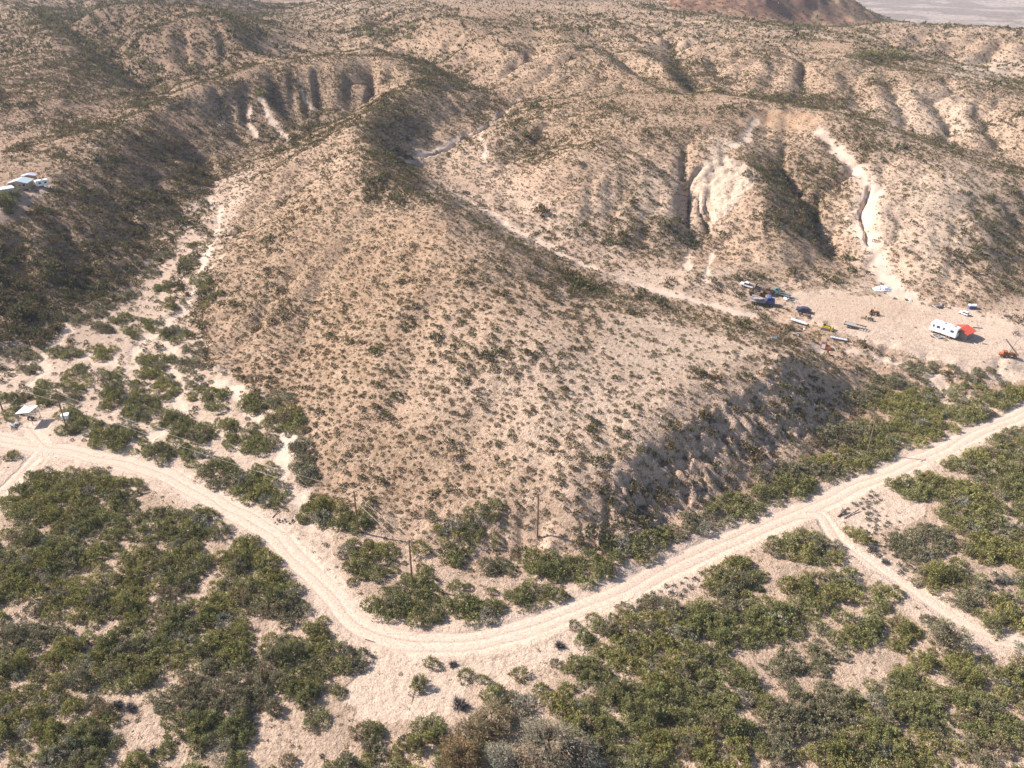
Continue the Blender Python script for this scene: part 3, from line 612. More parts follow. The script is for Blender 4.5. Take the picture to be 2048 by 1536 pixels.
# photo ellipses (x, y, rx, ry, kind) where the thickets stand
TH = [(140,985,150,46,'y'),(60,1030,70,28,'g'),(190,1040,95,48,'g'),(355,1050,105,40,'g'),(100,1110,145,58,'y'),(320,1130,112,55,'y'),(40,1150,60,40,'y'),(200,1195,185,48,'y'),
 (515,1118,74,56,'y'),(505,1185,92,44,'y'),(560,1205,45,38,'d'),(628,1245,30,20,'g'),(380,1235,130,48,'y'),(60,1270,78,24,'d'),(250,1300,172,56,'y'),(130,1350,135,56,'g'),(60,1420,112,56,'g'),(120,1490,132,58,'g'),(10,1330,60,60,'g'),(180,1425,70,40,'y'),
 (450,1290,112,52,'y'),(610,1330,104,64,'g'),(430,1382,130,64,'d'),(400,1450,85,40,'g'),(440,1492,62,48,'g'),(620,1440,33,24,'g'),(560,1522,60,20,'g'),(330,1497,18,16,'g'),(250,1528,40,12,'g'),(700,1310,26,22,'d'),
 (815,1212,86,46,'g'),(735,1120,62,45,'g'),(828,1148,34,22,'g'),(943,1200,64,42,'g'),(1075,1188,58,33,'g'),(1095,1130,62,30,'g'),(1190,1130,62,32,'g'),(900,1115,30,16,'g'),(985,1128,40,15,'d'),(840,1090,20,20,'g'),(905,1060,26,22,'l'),(950,1072,42,26,'g'),(862,1038,28,18,'g'),(960,1022,42,18,'g'),(1000,1085,22,13,'g'),(860,1180,20,14,'g'),
 (640,1018,54,26,'g'),(692,1030,46,26,'g'),(515,980,62,36,'g'),(435,948,38,24,'d'),(1250,1092,60,30,'g'),(1310,1078,58,38,'g'),(1400,1050,60,36,'d'),(1490,1012,76,30,'g'),(1575,968,82,26,'g'),(1610,938,110,26,'d'),(1860,852,112,40,'y'),(1760,880,102,42,'g'),(1690,925,90,30,'g'),(1800,800,86,36,'g'),(1735,785,56,22,'d'),(1935,828,58,26,'g'),(1975,782,82,24,'g'),(2035,792,40,26,'g'),(1700,865,56,26,'d'),(1790,755,70,16,'d'),(1860,735,60,9,'d'),(1960,745,40,10,'d'),
 (1615,1090,88,32,'y'),(1690,1050,24,16,'y'),(1722,1073,19,14,'g'),(1470,1152,58,38,'g'),(1645,1172,84,38,'y'),(1780,1190,44,28,'g'),(1450,1242,122,54,'g'),(1570,1240,92,48,'g'),(1350,1262,82,58,'y'),(1740,1257,94,38,'y'),(1880,1248,34,24,'d'),(1612,1307,72,36,'d'),(1400,1340,84,50,'g'),
 (1450,1430,200,90,'g'),(1300,1400,150,90,'g'),(1600,1435,180,80,'d'),(1800,1410,150,66,'g'),(1900,1342,112,46,'y'),(1955,1425,112,78,'g'),(1750,1488,200,54,'y'),(2020,1360,50,50,'y'),(1250,1500,120,50,'g'),(1990,1500,60,30,'d'),
 (1850,1085,66,38,'d'),(1880,1150,60,26,'g'),(1925,1165,46,20,'g'),(1970,1020,90,42,'g'),(1992,1082,70,38,'g'),(2035,1130,40,48,'g'),(1915,920,40,17,'g'),(2030,890,46,38,'g'),(1982,930,90,32,'g'),(1850,965,68,30,'g'),(1932,992,80,36,'g'),(2020,975,50,40,'g'),(1930,1197,44,23,'d'),(1992,1212,54,28,'y'),(1960,1247,34,16,'g'),
 (838,1363,20,18,'g'),(864,1327,15,7,'g'),(930,1345,17,15,'g'),(976,1370,40,20,'g'),(1045,1358,24,17,'y'),(1116,1315,24,14,'g'),(1190,1252,46,46,'g'),(1185,1335,56,26,'g'),(1130,1395,72,28,'y'),(1290,1280,92,68,'y'),(1232,1420,112,60,'g'),(1330,1330,100,70,'g'),(760,1490,60,50,'g'),(860,1462,50,32,'g'),(700,1530,30,14,'g'),(955,1470,55,36,'b'),(1050,1455,44,26,'s'),(1190,1475,70,46,'g'),(1030,1400,40,20,'d'),(880,1515,40,20,'g'),
 (1290,1190,22,10,'d'),(1250,1215,18,10,'d'),(1340,1210,20,12,'d'),
 # left valley
 (126,702,32,15,'g'),(205,702,34,15,'g'),(219,739,28,11,'g'),(150,753,38,24,'g'),(86,767,22,13,'g'),(86,787,26,10,'g'),(137,790,30,13,'d'),(240,767,50,20,'g'),(284,801,36,20,'g'),(219,797,32,17,'g'),(164,838,26,17,'g'),(226,869,56,30,'g'),(380,859,44,20,'g'),(509,879,54,28,'g'),(330,907,96,26,'g'),(434,931,38,26,'g'),(448,842,25,15,'g'),(342,831,28,17,'g'),(280,825,36,16,'g'),(332,773,28,20,'g'),(308,719,32,15,'g'),(308,746,36,12,'g'),(376,729,32,14,'d'),(417,787,42,15,'g'),(403,804,24,9,'g'),(506,807,22,17,'g'),(441,811,18,8,'g'),(400,760,28,12,'d'),(560,797,25,17,'d'),(581,838,40,28,'g'),(533,845,22,14,'g'),(359,948,13,9,'g'),(530,941,34,20,'g'),(600,900,26,20,'d'),(620,940,40,24,'d'),
 (60,735,22,12,'d'),(40,705,30,16,'d'),(20,790,22,12,'g'),(345,665,32,14,'g'),(300,640,26,10,'g'),(200,615,34,11,'d'),(165,640,24,10,'d'),(260,660,26,11,'g'),(130,630,20,8,'d'),(345,600,28,11,'g'),(250,588,26,9,'d'),(330,570,26,9,'g'),(380,560,22,9,'g'),(300,545,30,9,'d'),(410,560,20,18,'g'),(430,590,20,14,'g'),(370,520,26,8,'g'),(400,490,22,7,'g'),(330,510,22,7,'d'),(240,630,26,9,'g'),(200,655,26,9,'d'),(390,690,24,14,'d'),
 (18,895,20,8,'g'),(45,880,30,9,'g'),(20,968,30,18,'g'),(78,938,28,10,'g'),(130,852,26,16,'g'),(140,825,16,9,'g'),(10,830,24,12,'g'),(40,818,20,8,'d'),(48,787,14,8,'g'),(82,805,24,9,'g'),
 # far left yard and canyon trees
 (12,402,18,10,'d'),(10,418,12,8,'g'),(30,386,16,6,'s')]
CLEAR = [([(445,1075),(425,1130),(400,1160),(405,1215)],10),([(350,1185),(405,1200)],9),([(28,1182),(95,1187)],8),([(95,1150),(100,1175)],4),([(145,1250),(215,1250)],10),([(95,1285),(115,1283)],4),([(330,1335),(345,1350),(290,1380),(255,1400),(205,1400)],9),
 ([(230,1410),(250,1450),(275,1490),(240,1520)],14),([(340,1510),(420,1515)],12),([(500,1250),(530,1285)],9),([(545,1425),(535,1480),(640,1500)],16),([(0,1035),(75,1052)],9),([(240,1035),(250,1055)],8),
 ([(1545,1130),(1560,1160)],14),([(1680,1192),(1735,1207),(1700,1217)],12),([(1470,1347),(1530,1320),(1610,1262),(1640,1247)],9),([(1690,1300),(1720,1322)],9),([(1780,1300),(1840,1342)],11),([(1945,1272),(2048,1292)],12),([(1870,1380),(1925,1415)],8),([(1960,1492),(2048,1522)],10),
 ([(1240,1342),(1200,1312),(1260,1370)],9),([(1160,1367),(1200,1397)],8),([(1240,1462),(1295,1490)],10),([(1860,1000),(1900,1030)],8),([(1880,930),(1930,950),(2000,955)],5),([(1880,900),(1912,808),(1890,790)],4),([(1980,1110),(1950,1130),(2048,1180)],8),([(470,905),(490,935),(540,955)],4),
 ([(920,1090),(880,1040)],5),([(1010,1150),(960,1160),(900,1190)],4),([(880,1270),(880,1130)],7),([(980,1430),(985,1450)],16),([(1105,1500),(1100,1530)],14),([(918,1400),(919,1416)],20)]
EL = np.array([e[:4] for e in TH], float); EK = [e[4] for e in TH]
def in_thicket(px, py, wob_x, wob_y):
    """index of the thicket at a photo spot, or -1, and how deep inside"""
    qx = px + wob_x; qy = py + wob_y; best = np.full(px.shape, -1); dep = np.full(px.shape, 9.)
    for i, (cx, cy, rx, ry) in enumerate(EL):
        d = np.hypot((qx - cx) / rx, (qy - cy) / ry); q = (d < 1) & (d < dep); best[q] = i; dep[q] = d[q]
    for Lc, r in CLEAR:
        for (ax, ay), (bx, by) in zip(Lc[:-1], Lc[1:]):
            l2 = (bx - ax) ** 2 + (by - ay) ** 2; t = np.clip(((qx - ax) * (bx - ax) + (qy - ay) * (by - ay)) / l2, 0, 1)
            best[np.hypot(qx - ax - t * (bx - ax), (qy - ay - t * (by - ay)) * 1.3) < r] = -1
    return best, dep
def jitter_grid(rng, s, y0, y1, um):
    xs = np.arange(-um * (y1 + V0), um * (y1 + V0), s); ys = np.arange(y0, y1, s); A, B = np.meshgrid(xs, ys)
    A = A + rng.uniform(-.45, .45, A.shape) * s; B = B + rng.uniform(-.45, .45, B.shape) * s
    m = np.abs(A) < um * (B + V0); return A[m], B[m]
rng = np.random.default_rng(5)
mx, my = jitter_grid(rng, 1.75, 42, 420, .66)
mz = height(mx, my); ppx, ppy, pd = project(mx, my, mz + .9)
wbx = (fbm(mx / 3, my / 3, 2, 301) - .5) * 26; wby = (fbm(mx / 3, my / 3, 2, 302) - .5) * 18
ti, td = in_thicket(ppx, ppy, wbx, wby)
# thickets go on beyond the bottom and sides of the frame
outside = (ppy > 1536) | ((ppy > 980) & ((ppx < 0) | (ppx > 2048)))
q = outside & (vnoise(mx / 9, my / 9, 88) > .38); ti[q] = -2; td[q] = .5
rd = sample(road, mx, my)
keep = (ti != -1) & (rd < .1) & (rng.uniform(0, 1, len(mx)) > .17)
mx, my, mz, ti, td, ppx, ppy = [a[keep] for a in (mx, my, mz, ti, td, ppx, ppy)]
msc = rng.uniform(.48, .96, len(mx)) * (1.12 - .3 * np.clip(td, 0, 1))
msc *= np.where(my > 165, .85, 1)
for i, (cx, cy, rx, ry) in enumerate(EL):                       # small lone bushes: one plant each, at the spot
    if rx < 34 and ry < 26 and cy > 1000:
        q = ti == i
        if q.sum() == 0 or rx < 22:
            mx = np.delete(mx, np.where(q)[0]); my = np.delete(my, np.where(q)[0]); mz = np.delete(mz, np.where(q)[0]); msc = np.delete(msc, np.where(q)[0]); td = np.delete(td, np.where(q)[0]); ti = np.delete(ti, np.where(q)[0])
            x, y, z = hit(cx, cy + ry * .6); mpx = math.hypot(x, y, CAM_H - z) / FOC
            mx = np.append(mx, x); my = np.append(my, y); mz = np.append(mz, z); msc = np.append(msc, rx * mpx / 2.0); td = np.append(td, 0); ti = np.append(ti, i)
ppx, ppy, pd = project(mx, my, mz + .8)
inframe = (ppx > 4) & (ppx < 2044) & (ppy > 4) & (ppy < 1532)
mkind = np.array([EK[i] if i >= 0 else 'g' for i in ti], dtype='<U1')
rr_ = rng.uniform(0, 1, len(mx)); patch = fbm(mx / 7, my / 7, 2, 311)
mkind = np.where((mkind == 'y') & ((patch < .42) | (rr_ < .15)), 'g', mkind); mkind = np.where((mkind == 'g') & (patch > .62), 'y', mkind)
mkind = np.where((mkind != 'b') & (rr_ > .90), 'd', mkind); mkind = np.where(rr_ < .05, 's', mkind); mkind = np.where((rr_ > .05) & (rr_ < .085), 'b', mkind); mkind = np.where(mkind == 'l', 'y', mkind)
order = np.argsort(-(msc / pd) * inframe)
ind = order[:290]; rest = order[290:]
KW = dict(g='green', y='yellow-green', d='grey-green', b='brownish', s='pale grey')
AREAS = [(0,925,290,1010,"in the thicket below the left junction"),(290,940,470,1080,"in the strip below the road"),(0,1010,290,1130,"in the upper left-edge thicket"),
 (440,1050,610,1225,"against the outer road bend"),(290,1080,440,1260,"left of the narrow sandy gap"),(0,1130,150,1250,"between left edge bare patches"),(150,1130,290,1250,"above the small bare patch"),
 (0,1250,180,1380,"left, below the small bare patch"),(180,1250,420,1340,"in the middle left thicket"),(0,1380,260,1536,"in the bottom left corner"),(420,1225,560,1330,"in the left thicket by the flat"),(560,1225,740,1420,"beside the sandy flat below the bend"),
 (260,1330,560,1440,"right of the winding sandy gap"),(260,1440,560,1536,"at the bottom below the sandy gap"),(560,1400,720,1536,"on the pebbly flat"),
 (700,1140,910,1270,'on the inner side of the road bend'),(640,1060,800,1170,"left of the two bend poles"),(780,1000,1030,1150,"on the slope above the bend"),(880,1140,1030,1260,"right of the bend pole"),(1000,1090,1240,1230,"at the left bluff foot"),
 (1230,1020,1460,1140,"at the gullied bluff foot"),(1440,930,1640,1060,"left of the lone right pole"),(1600,720,2048,990,"in the thicket below the yard"),
 (700,1420,930,1536,"at the bottom left of brown trees"),(900,1300,1080,1400,'on the sand above the brown trees'),(1080,1290,1260,1400,"above the bare grey tree"),(1130,1200,1420,1300,"under the straight road"),(1180,1380,1400,1536,'right of the bare grey tree'),
 (1260,1290,1420,1400,"in the upper broad thicket"),(1400,1100,1540,1200,"on the straight road's near verge"),(1400,1200,1560,1300,"left of the shaded gap"),(1520,1050,1720,1130,"in the road fork"),(1560,1130,1740,1220,"below the side track"),
 (1560,1220,1700,1360,"beside the shaded sandy gap"),(1660,1030,1745,1090,'next to the two fallen posts'),(1700,1150,1860,1320,'at the lower end of the side track'),(1400,1300,1560,1430,"in the lower broad thicket"),(1400,1430,1660,1536,"at the broad thicket's bottom edge"),
 (1660,1430,1860,1536,"at the bottom near right corner"),(1560,1360,1760,1450,"in the dense lower right thicket"),(1760,1300,1900,1440,"far below the side track"),(1860,1200,2048,1300,"above the right sandy strip"),(1860,1300,2048,1440,"below the right sandy strip"),(1860,1440,2048,1536,'in the bottom right corner'),
 (1770,1040,1960,1200,"right of the tufted sand"),(1900,960,2048,1150,"in the right edge thicket"),(1770,870,2048,1000,"between straight road and right edge")]
def area_of(px, py):
    for a, b, c, d, t in AREAS:
        if a <= px < c and b <= py < d: return t
    return 'in the scrub of the left valley' if px < 700 else ('in the lower right thicket' if py > 1200 else 'near the foot of the middle hill')
def copy_tree(o):
    c = o.copy(); COL.objects.link(c)
    for ch in o.children:
        k = ch.copy(); COL.objects.link(k); k.parent = c
    return c
first = {}
for n, i in enumerate(ind):
    kd = mkind[i] if mkind[i] in 'gydsb' else 'g'; v = n % 4; key = (kd, v)
    if key not in first:
        cm, sm = [(p[2], p[3]) for p in PROTO if p[0] == kd and p[1] == v][0]
        o = bpy.data.objects.new('mesquite_bush', None); COL.objects.link(o); link('crown', cm, o); link('stems', sm, o); first[key] = o
    else: o = copy_tree(first[key])
    o.location = (mx[i], my[i], mz[i] - .12); s = float(msc[i]); o.scale = (s * rng.uniform(.85, 1.15), s * rng.uniform(.85, 1.2), s * rng.uniform(.75, 1.3)); o.rotation_euler = (0, 0, rng.uniform(0, 6.28))
    sw = 'small' if s < .55 else ('large' if s > .8 else 'medium')
    lab = sw + ' ' + KW[kd] + ' mesquite bush ' + area_of(ppx[i], ppy[i])
    tag(o, lab, 'bush', 'mesquite bushes ' + area_of(ppx[i], ppy[i]))
def merge(name, items, label, cat, mat=PM):
    """items: (triangles, colours, x, y, z, scale, angle)"""
    TT = []; CC = []
    for T, c, x, y, z, s, a, sz in items:
        ca, sa = math.cos(a), math.sin(a); Q = T * np.array([s, s, s * sz]); A = np.empty_like(Q)
        A[..., 0] = Q[..., 0] * ca - Q[..., 1] * sa + x; A[..., 1] = Q[..., 0] * sa + Q[..., 1] * ca + y; A[..., 2] = Q[..., 2] + z; TT.append(A); CC.append(c)
    o = link(name, tri_mesh(name, np.concatenate(TT), np.concatenate(CC), [mat])); tag(o, label, cat, kind='stuff'); return o
items = []
for i in rest:
    kd = mkind[i]; c_ = [p for p in LOWP if p[0] == kd] or LOWP[:3]; _, T, c = c_[int(rng.integers(len(c_)))]
    items.append((T, c * rng.uniform(.8, 1.2), mx[i], my[i], mz[i] - .1, msc[i], rng.uniform(0, 6.28), rng.uniform(.9, 1.15)))
merge('mesquite_scrub', items, 'merged green mesquite scrub filling the valley floors and the thickets behind the nearest bushes', 'scrub')
# --- slope shrubs
def shrub(rng, R, H, col, n, size):
    P = dome_points(rng, n, R, H, shell=.3, floor=.1); out = unit(P * np.array([1, 1, 1.5]) + np.array([0, 0, .3]))
    return leaves(rng, P, out, size, 1, .06, 1.5), np.clip(np.array(col)[None] * (1 + rng.normal(0, .25, (n, 1))) * (1 + rng.normal(0, .06, (n, 3))), .01, .6)
SH = {}
rng = np.random.default_rng(21)
CT = [(.125, .120, .060), (.15, .130, .062), (.125, .115, .068), (.18, .135, .075), (.145, .115, .065)]
for lod, (n, sz) in enumerate(((130, .30), (46, .42), (20, .60), (8, .95))):
    SH[lod] = [shrub(rng, 1.0, .95, CT[v % 5], n, sz) for v in range(10)]
sx, sy = jitter_grid(rng, 1.3, 60, 500, .60); fx, fy = jitter_grid(rng, 2.0, 500, 1000, .60)
dist_f = np.concatenate([np.zeros(len(sx)), np.ones(len(fx))]); sx = np.concatenate([sx, fx]); sy = np.concatenate([sy, fy])
sz_ = height(sx, sy); qx, qy, qd = project(sx, sy, sz_ + .4)
hl = sample(HILL, sx, sy); ms = {k: sample(v, sx, sy) for k, v in dict(road=road, wash=wash, sand=sand, pale=pale, orange=orange, red=red, green=greenish, flow=FL, bl=bluff, dk=dark).items()}
wbx = (fbm(sx / 3, sy / 3, 2, 301) - .5) * 26; wby = (fbm(sx / 3, sy / 3, 2, 302) - .5) * 18
tix, tdx = in_thicket(qx, qy, wbx, wby)
clump = fbm(sx / 14, sy / 14, 3, 401); chan = sstep(2.6, 3.7, ms['flow']) * hl
tk = sample(thick, sx, sy)
big = np.clip(chan * 1.0 + sstep(.5, .68, clump) * .6 + .65 * tk, 0, 1.1)
bigslope = ((qx < 420) & (qy > 380) & (qy < 780)) | ((qx > 1e9))
dens = .74 + .2 * chan + .25 * bigslope + .2 * tk; dens = np.where(hl < .3, .32, dens); dens = np.where((sy < 150) & (hl < .3), .15, dens)
dens = dens * (1 - ms['road']) * (1 - ms['wash'] * .93) * (1 - .55 * ms['pale']) * (1 - .5 * ms['orange']) * (1 - .35 * ms['sand']) * (1 - .2 * ms['bl'])
cutp = poly_mask([(1385,345),(1420,315),(1465,315),(1515,345),(1500,380),(1455,420),(1430,440),(1405,420)], qx, qy); dens[cutp] *= .03
yardp = poly_mask([(1590,585),(1760,592),(1900,620),(2100,660),(2100,780),(1960,750),(1800,705),(1650,665)], qx, qy); dens[yardp] *= .06
yard2 = poly_mask([(1480,562),(1760,575),(1650,665),(1450,620)], qx, qy); dens[yard2] *= .55
padp = poly_mask([(1483,232),(1500,222),(1600,222),(1640,236),(1625,262),(1560,256),(1490,246)], qx, qy); dens[padp] *= .12
nearsand = (sy < 145) & (ms['sand'] > .5); dens[nearsand] *= .25
hp = poly_mask([(15,365),(110,368),(100,385),(70,400),(60,440),(-30,450),(-30,375)], qx, qy); dens[hp] *= .25
cp = poly_mask([(30,818),(150,812),(130,860),(30,862)], qx, qy); dens[cp] *= .1
dens = np.where(dist_f > 0, np.minimum(dens, .9) * .8 * (1 - .6 * ms['red']), dens)
k = (rng.uniform(0, 1, len(sx)) < dens) & (tix == -1)
sr = (rng.lognormal(-.92, .36, len(sx)) * (1 + .8 * big + .55 * bigslope + .6 * (ms['bl'] > .3) + .35 * (ms['dk'] > .5)) * np.where(hl < .3, .75, 1)) * np.where(dist_f > 0, 1.45, 1)
sr = np.clip(sr, .2, 1.6) * (1 + .8 * (rng.uniform(0, 1, len(sx)) > .97))
sx, sy, sz_, qx, qy, qd, sr, hl, bg_, df, dk = [a[k] for a in (sx, sy, sz_, qx, qy, qd, sr, hl, big, dist_f, ms['dk'])]
vis = (qx > 3) & (qx < 2045) & (qy > 3) & (qy < 1533)
o_ = np.argsort(-(sr / qd) * vis); indi = o_[:290]; rest = np.concatenate([o_[290:]])
first = {}
def where_s(px, py):
    if py > 1130 and px > 1250 and py < 1230: return 'below the straight road'
    if py > 1000 and px > 1640: return 'by the side track'
    if py > 1300 and px < 460: return 'in lower left gaps'
    if py > 1300 and px < 950: return 'on the bottom flat'
    if py > 1200 and px >= 950: return 'in lower right gaps'
    if py > 980 and px < 600: return 'in left thicket gaps'
    if px < 600: return 'beside the left road'
    if px < 780: return 'left of bend poles'
    if px < 960: return 'behind the bend pole'
    if px < 1120: return 'around the lone pole'
    if px < 1400: return 'on the gullied bluff'
    return 'on the right bluff'
for n, i in enumerate(indi):
    v = int(rng.integers(10))
    if v not in first:
        T, c = SH[0][v]; b = SH[0][v][0].mean(1); st = stems(rng, b, 1, .03, 6)
        me = tri_mesh('creosote_shrub', np.concatenate([T, st]), np.concatenate([c, np.tile(BARK * 1.4, (len(st), 1))]), [PM]); o = link('creosote_shrub', me); first[v] = o
    else: o = first[v].copy(); COL.objects.link(o)
    o.location = (sx[i], sy[i], sz_[i] - .05); o.scale = (sr[i],) * 3; o.rotation_euler = (0, 0, rng.uniform(0, 6.28))
    sw = 'small' if sr[i] < .6 else ('large' if sr[i] > .95 else 'medium'); cw = ('olive green', 'yellowish green', 'grey green', 'brownish', 'brown-green')[v % 5]
    t = where_s(qx[i], qy[i]); tag(o, sw + ' ' + cw + ' creosote shrub ' + t, 'shrub', 'creosote shrubs ' + t)
TTs = {}
def bulk(idx, lod, nm, lab):
    TT = []; CC = []; vi = rng.integers(0, 10, len(idx))
    for v in range(10):
        j = idx[vi == v]
        if not len(j): continue
        T, c = SH[lod][v]; a = rng.uniform(0, 6.28, len(j)); ca, sa = np.cos(a)[:, None, None], np.sin(a)[:, None, None]
        s = sr[j][:, None, None]; Q = T[None]; A = np.empty((len(j),) + T.shape)
        A[..., 0] = (Q[..., 0] * ca - Q[..., 1] * sa) * s + sx[j][:, None, None]; A[..., 1] = (Q[..., 0] * sa + Q[..., 1] * ca) * s + sy[j][:, None, None]
        A[..., 2] = Q[..., 2] * s * rng.uniform(.75, 1.15, (len(j), 1, 1)) + sz_[j][:, None, None] - .05
        TT.append(A.reshape(-1, 3, 3)); CC.append((c[None] * rng.uniform(.72, 1.25, (len(j), 1, 1))).reshape(-1, 3))
    tag(link(nm, tri_mesh(nm, np.concatenate(TT), np.concatenate(CC), [PM])), lab, 'scrub', kind='stuff')
dd = qd[rest]; fr = df[rest] > 0
bulk(rest[(dd < 200) & ~fr], 0, 'creosote_scrub', 'low green creosote scrub dotted over the nearer slopes and flats')
bulk(rest[(dd >= 200) & (dd < 330) & ~fr], 1, 'creosote_scrub', 'low green creosote scrub dotted over the middle hill and the slopes around it')
bulk(rest[(dd >= 330) & ~fr], 2, 'creosote_scrub', 'low scrub dotted over the ridges behind the middle hill')
bulk(rest[fr], 3, 'creosote_scrub', 'far scrub dotted over the hills along the top of the picture')
# --- dry grass between the shrubs
rng = np.random.default_rng(91)
ax_, ay_ = jitter_grid(rng, 1.15, 70, 430, .58); ah = sample(HILL, ax_, ay_); az_ = height(ax_, ay_); aqx, aqy, aqd = project(ax_, ay_, az_)
pr = (.25 + .35 * ah + .25 * sample(brown, ax_, ay_)) * (1 - sample(road, ax_, ay_)) * (1 - sample(wash, ax_, ay_)) * (1 - .8 * sample(sand, ax_, ay_)) * (1 - .6 * sample(pale, ax_, ay_))
pr[poly_mask([(1590,585),(1760,592),(1900,620),(2100,660),(2100,780),(1960,750),(1800,705),(1650,665)], aqx, aqy)] *= .1
k = rng.uniform(0, 1, len(ax_)) < pr; ax_, ay_, az_ = ax_[k], ay_[k], az_[k]; n = len(ax_)
TT = []; CC = []
for v in range(8):
    T, c = shrub(rng, 1.0, .8, (.27, .185, .10), 11, .8); j = np.arange(v, n, 8); s = rng.uniform(.14, .34, len(j))[:, None, None, None]
    A = T[None] * s; A[..., 0] += ax_[j][:, None, None]; A[..., 1] += ay_[j][:, None, None]; A[..., 2] += az_[j][:, None, None] - .02
    TT.append(A.reshape(-1, 3, 3)); CC.append((c[None] * rng.uniform(.5, 1.3, (len(j), 1, 1))).reshape(-1, 3))
tag(link('dry_grass', tri_mesh('dry_grass', np.concatenate(TT), np.concatenate(CC), [PM])), 'sparse brown dry grass and twigs between the shrubs', 'grass', kind='stuff')
# --- stones
rng = np.random.default_rng(33)
oct_v = np.array([[1,0,0],[-1,0,0],[0,1,0],[0,-1,0],[0,0,.7],[0,0,-.5]], float); oct_f = np.array([[0,2,4],[2,1,4],[1,3,4],[3,0,4],[2,0,5],[1,2,5],[3,1,5],[0,3,5]])
rx_, ry_ = jitter_grid(rng, 1.05, 48, 215, .60); rh = sample(HILL, rx_, ry_); rb = sample(bluff, rx_, ry_)
pr = .16 + .30 * rh + .5 * rb; pr *= (1 - sample(road, rx_, ry_)) * (1 - sample(wash, rx_, ry_)); k = rng.uniform(0, 1, len(rx_)) < pr
rx_, ry_, rb = rx_[k], ry_[k], rb[k]; n = len(rx_); s = rng.lognormal(-2.3, .5, n) * (1 + .6 * rb); s = np.clip(s, .05, .55)
M = rng.normal(0, .25, (n, 6, 3)) + oct_v[None]; a = rng.uniform(0, 6.28, n); ca, sa = np.cos(a)[:, None], np.sin(a)[:, None]
P = np.stack([(M[..., 0] * ca - M[..., 1] * sa) * s[:, None] + rx_[:, None], (M[..., 0] * sa + M[..., 1] * ca) * s[:, None] + ry_[:, None], M[..., 2] * s[:, None] + height(rx_, ry_)[:, None]], -1)
Tn = P[:, oct_f].reshape(-1, 3, 3); cc_ = np.repeat(np.array([.36, .27, .215])[None] * rng.uniform(.45, 1.35, (n, 1)), 8, 0)
tag(link('loose_stones', tri_mesh('loose_stones', Tn, cc_, [BM])), 'brown stones strewn over the slopes and the bluff', 'stones', kind='stuff')

def ordlabels(pref, kind_word):
    grp = {}
    for o in COL.objects:
        if o.name.split('.')[0] == pref and o.get('label'): grp.setdefault(o['label'], []).append(o)
    for lab, os_ in grp.items():
        if len(os_) < 2: continue
        os_.sort(key=lambda o: project(*o.location)[0])
        for i, o in enumerate(os_): o['label'] = lab + ', ' + ORD(i) + ' from left'
def ORD(i):
    a = ['first','second','third','fourth','fifth','sixth','seventh','eighth','ninth','tenth','eleventh','twelfth','thirteenth','fourteenth','fifteenth','sixteenth','seventeenth','eighteenth','nineteenth']
    tens = ['','','twenty','thirty','forty','fifty','sixty','seventy','eighty','ninety']
    if i < 19: return a[i]
    t_, u_ = divmod(i + 1, 10); return (tens[t_][:-1] + 'ieth') if u_ == 0 else tens[t_] + '-' + a[u_ - 1]
# ------------------------------------------------------------------ builders for made things
_mats = {}
def paint(name, col, rough=.6, spec=.3, metal=0.0, dirt=.25, scale=3.0):
    if name in _mats: return _mats[name]
    m, nt, b = newmat(name, rough, spec); b.inputs['Metallic'].default_value = metal
    n = node(nt, 'ShaderNodeTexNoise'); n.inputs['Scale'].default_value = scale; n.inputs['Detail'].default_value = 4
    tc = node(nt, 'ShaderNodeTexCoord'); nt.links.new(tc.outputs['Object'], n.inputs['Vector'])
    r = node(nt, 'ShaderNodeValToRGB'); r.color_ramp.elements[0].position = .35; r.color_ramp.elements[1].position = .7
    r.color_ramp.elements[0].color = (*col, 1); r.color_ramp.elements[1].color = (*[c * (1 - dirt) + d * dirt for c, d in zip(col, (.30, .21, .14))], 1)
    nt.links.new(n.outputs[0], r.inputs[0]); nt.links.new(r.outputs[0], b.inputs['Base Color']); _mats[name] = m; return m
WHITE = lambda: paint('white_paint', (.78, .78, .77), .5, .4, dirt=.12)
GLASS = lambda: paint('dark_glass', (.03, .035, .05), .12, .6, dirt=.1)
TYRE = lambda: paint('tyre_rubber', (.025, .025, .025), .85, .1)
RUST = lambda: paint('rusty_steel', (.20, .085, .04), .85, .2, dirt=.5)
STEEL = lambda: paint('grey_steel', (.30, .31, .33), .5, .4, .4)
WOOD = lambda: paint('weathered_wood', (.22, .15, .10), .9, .1)
DARKM = lambda: paint('dark_metal', (.06, .06, .065), .6, .3)
BLUE = lambda: paint('blue_paint', (.035, .08, .28), .5, .3, dirt=.35)
TEAL = lambda: paint('teal_paint', (.10, .22, .23), .55, .3, dirt=.4)
ORANGE = lambda: paint('orange_paint', (.38, .10, .04), .6, .3, dirt=.4)
YELLOW = lambda: paint('yellow_paint', (.62, .42, .02), .55, .3)
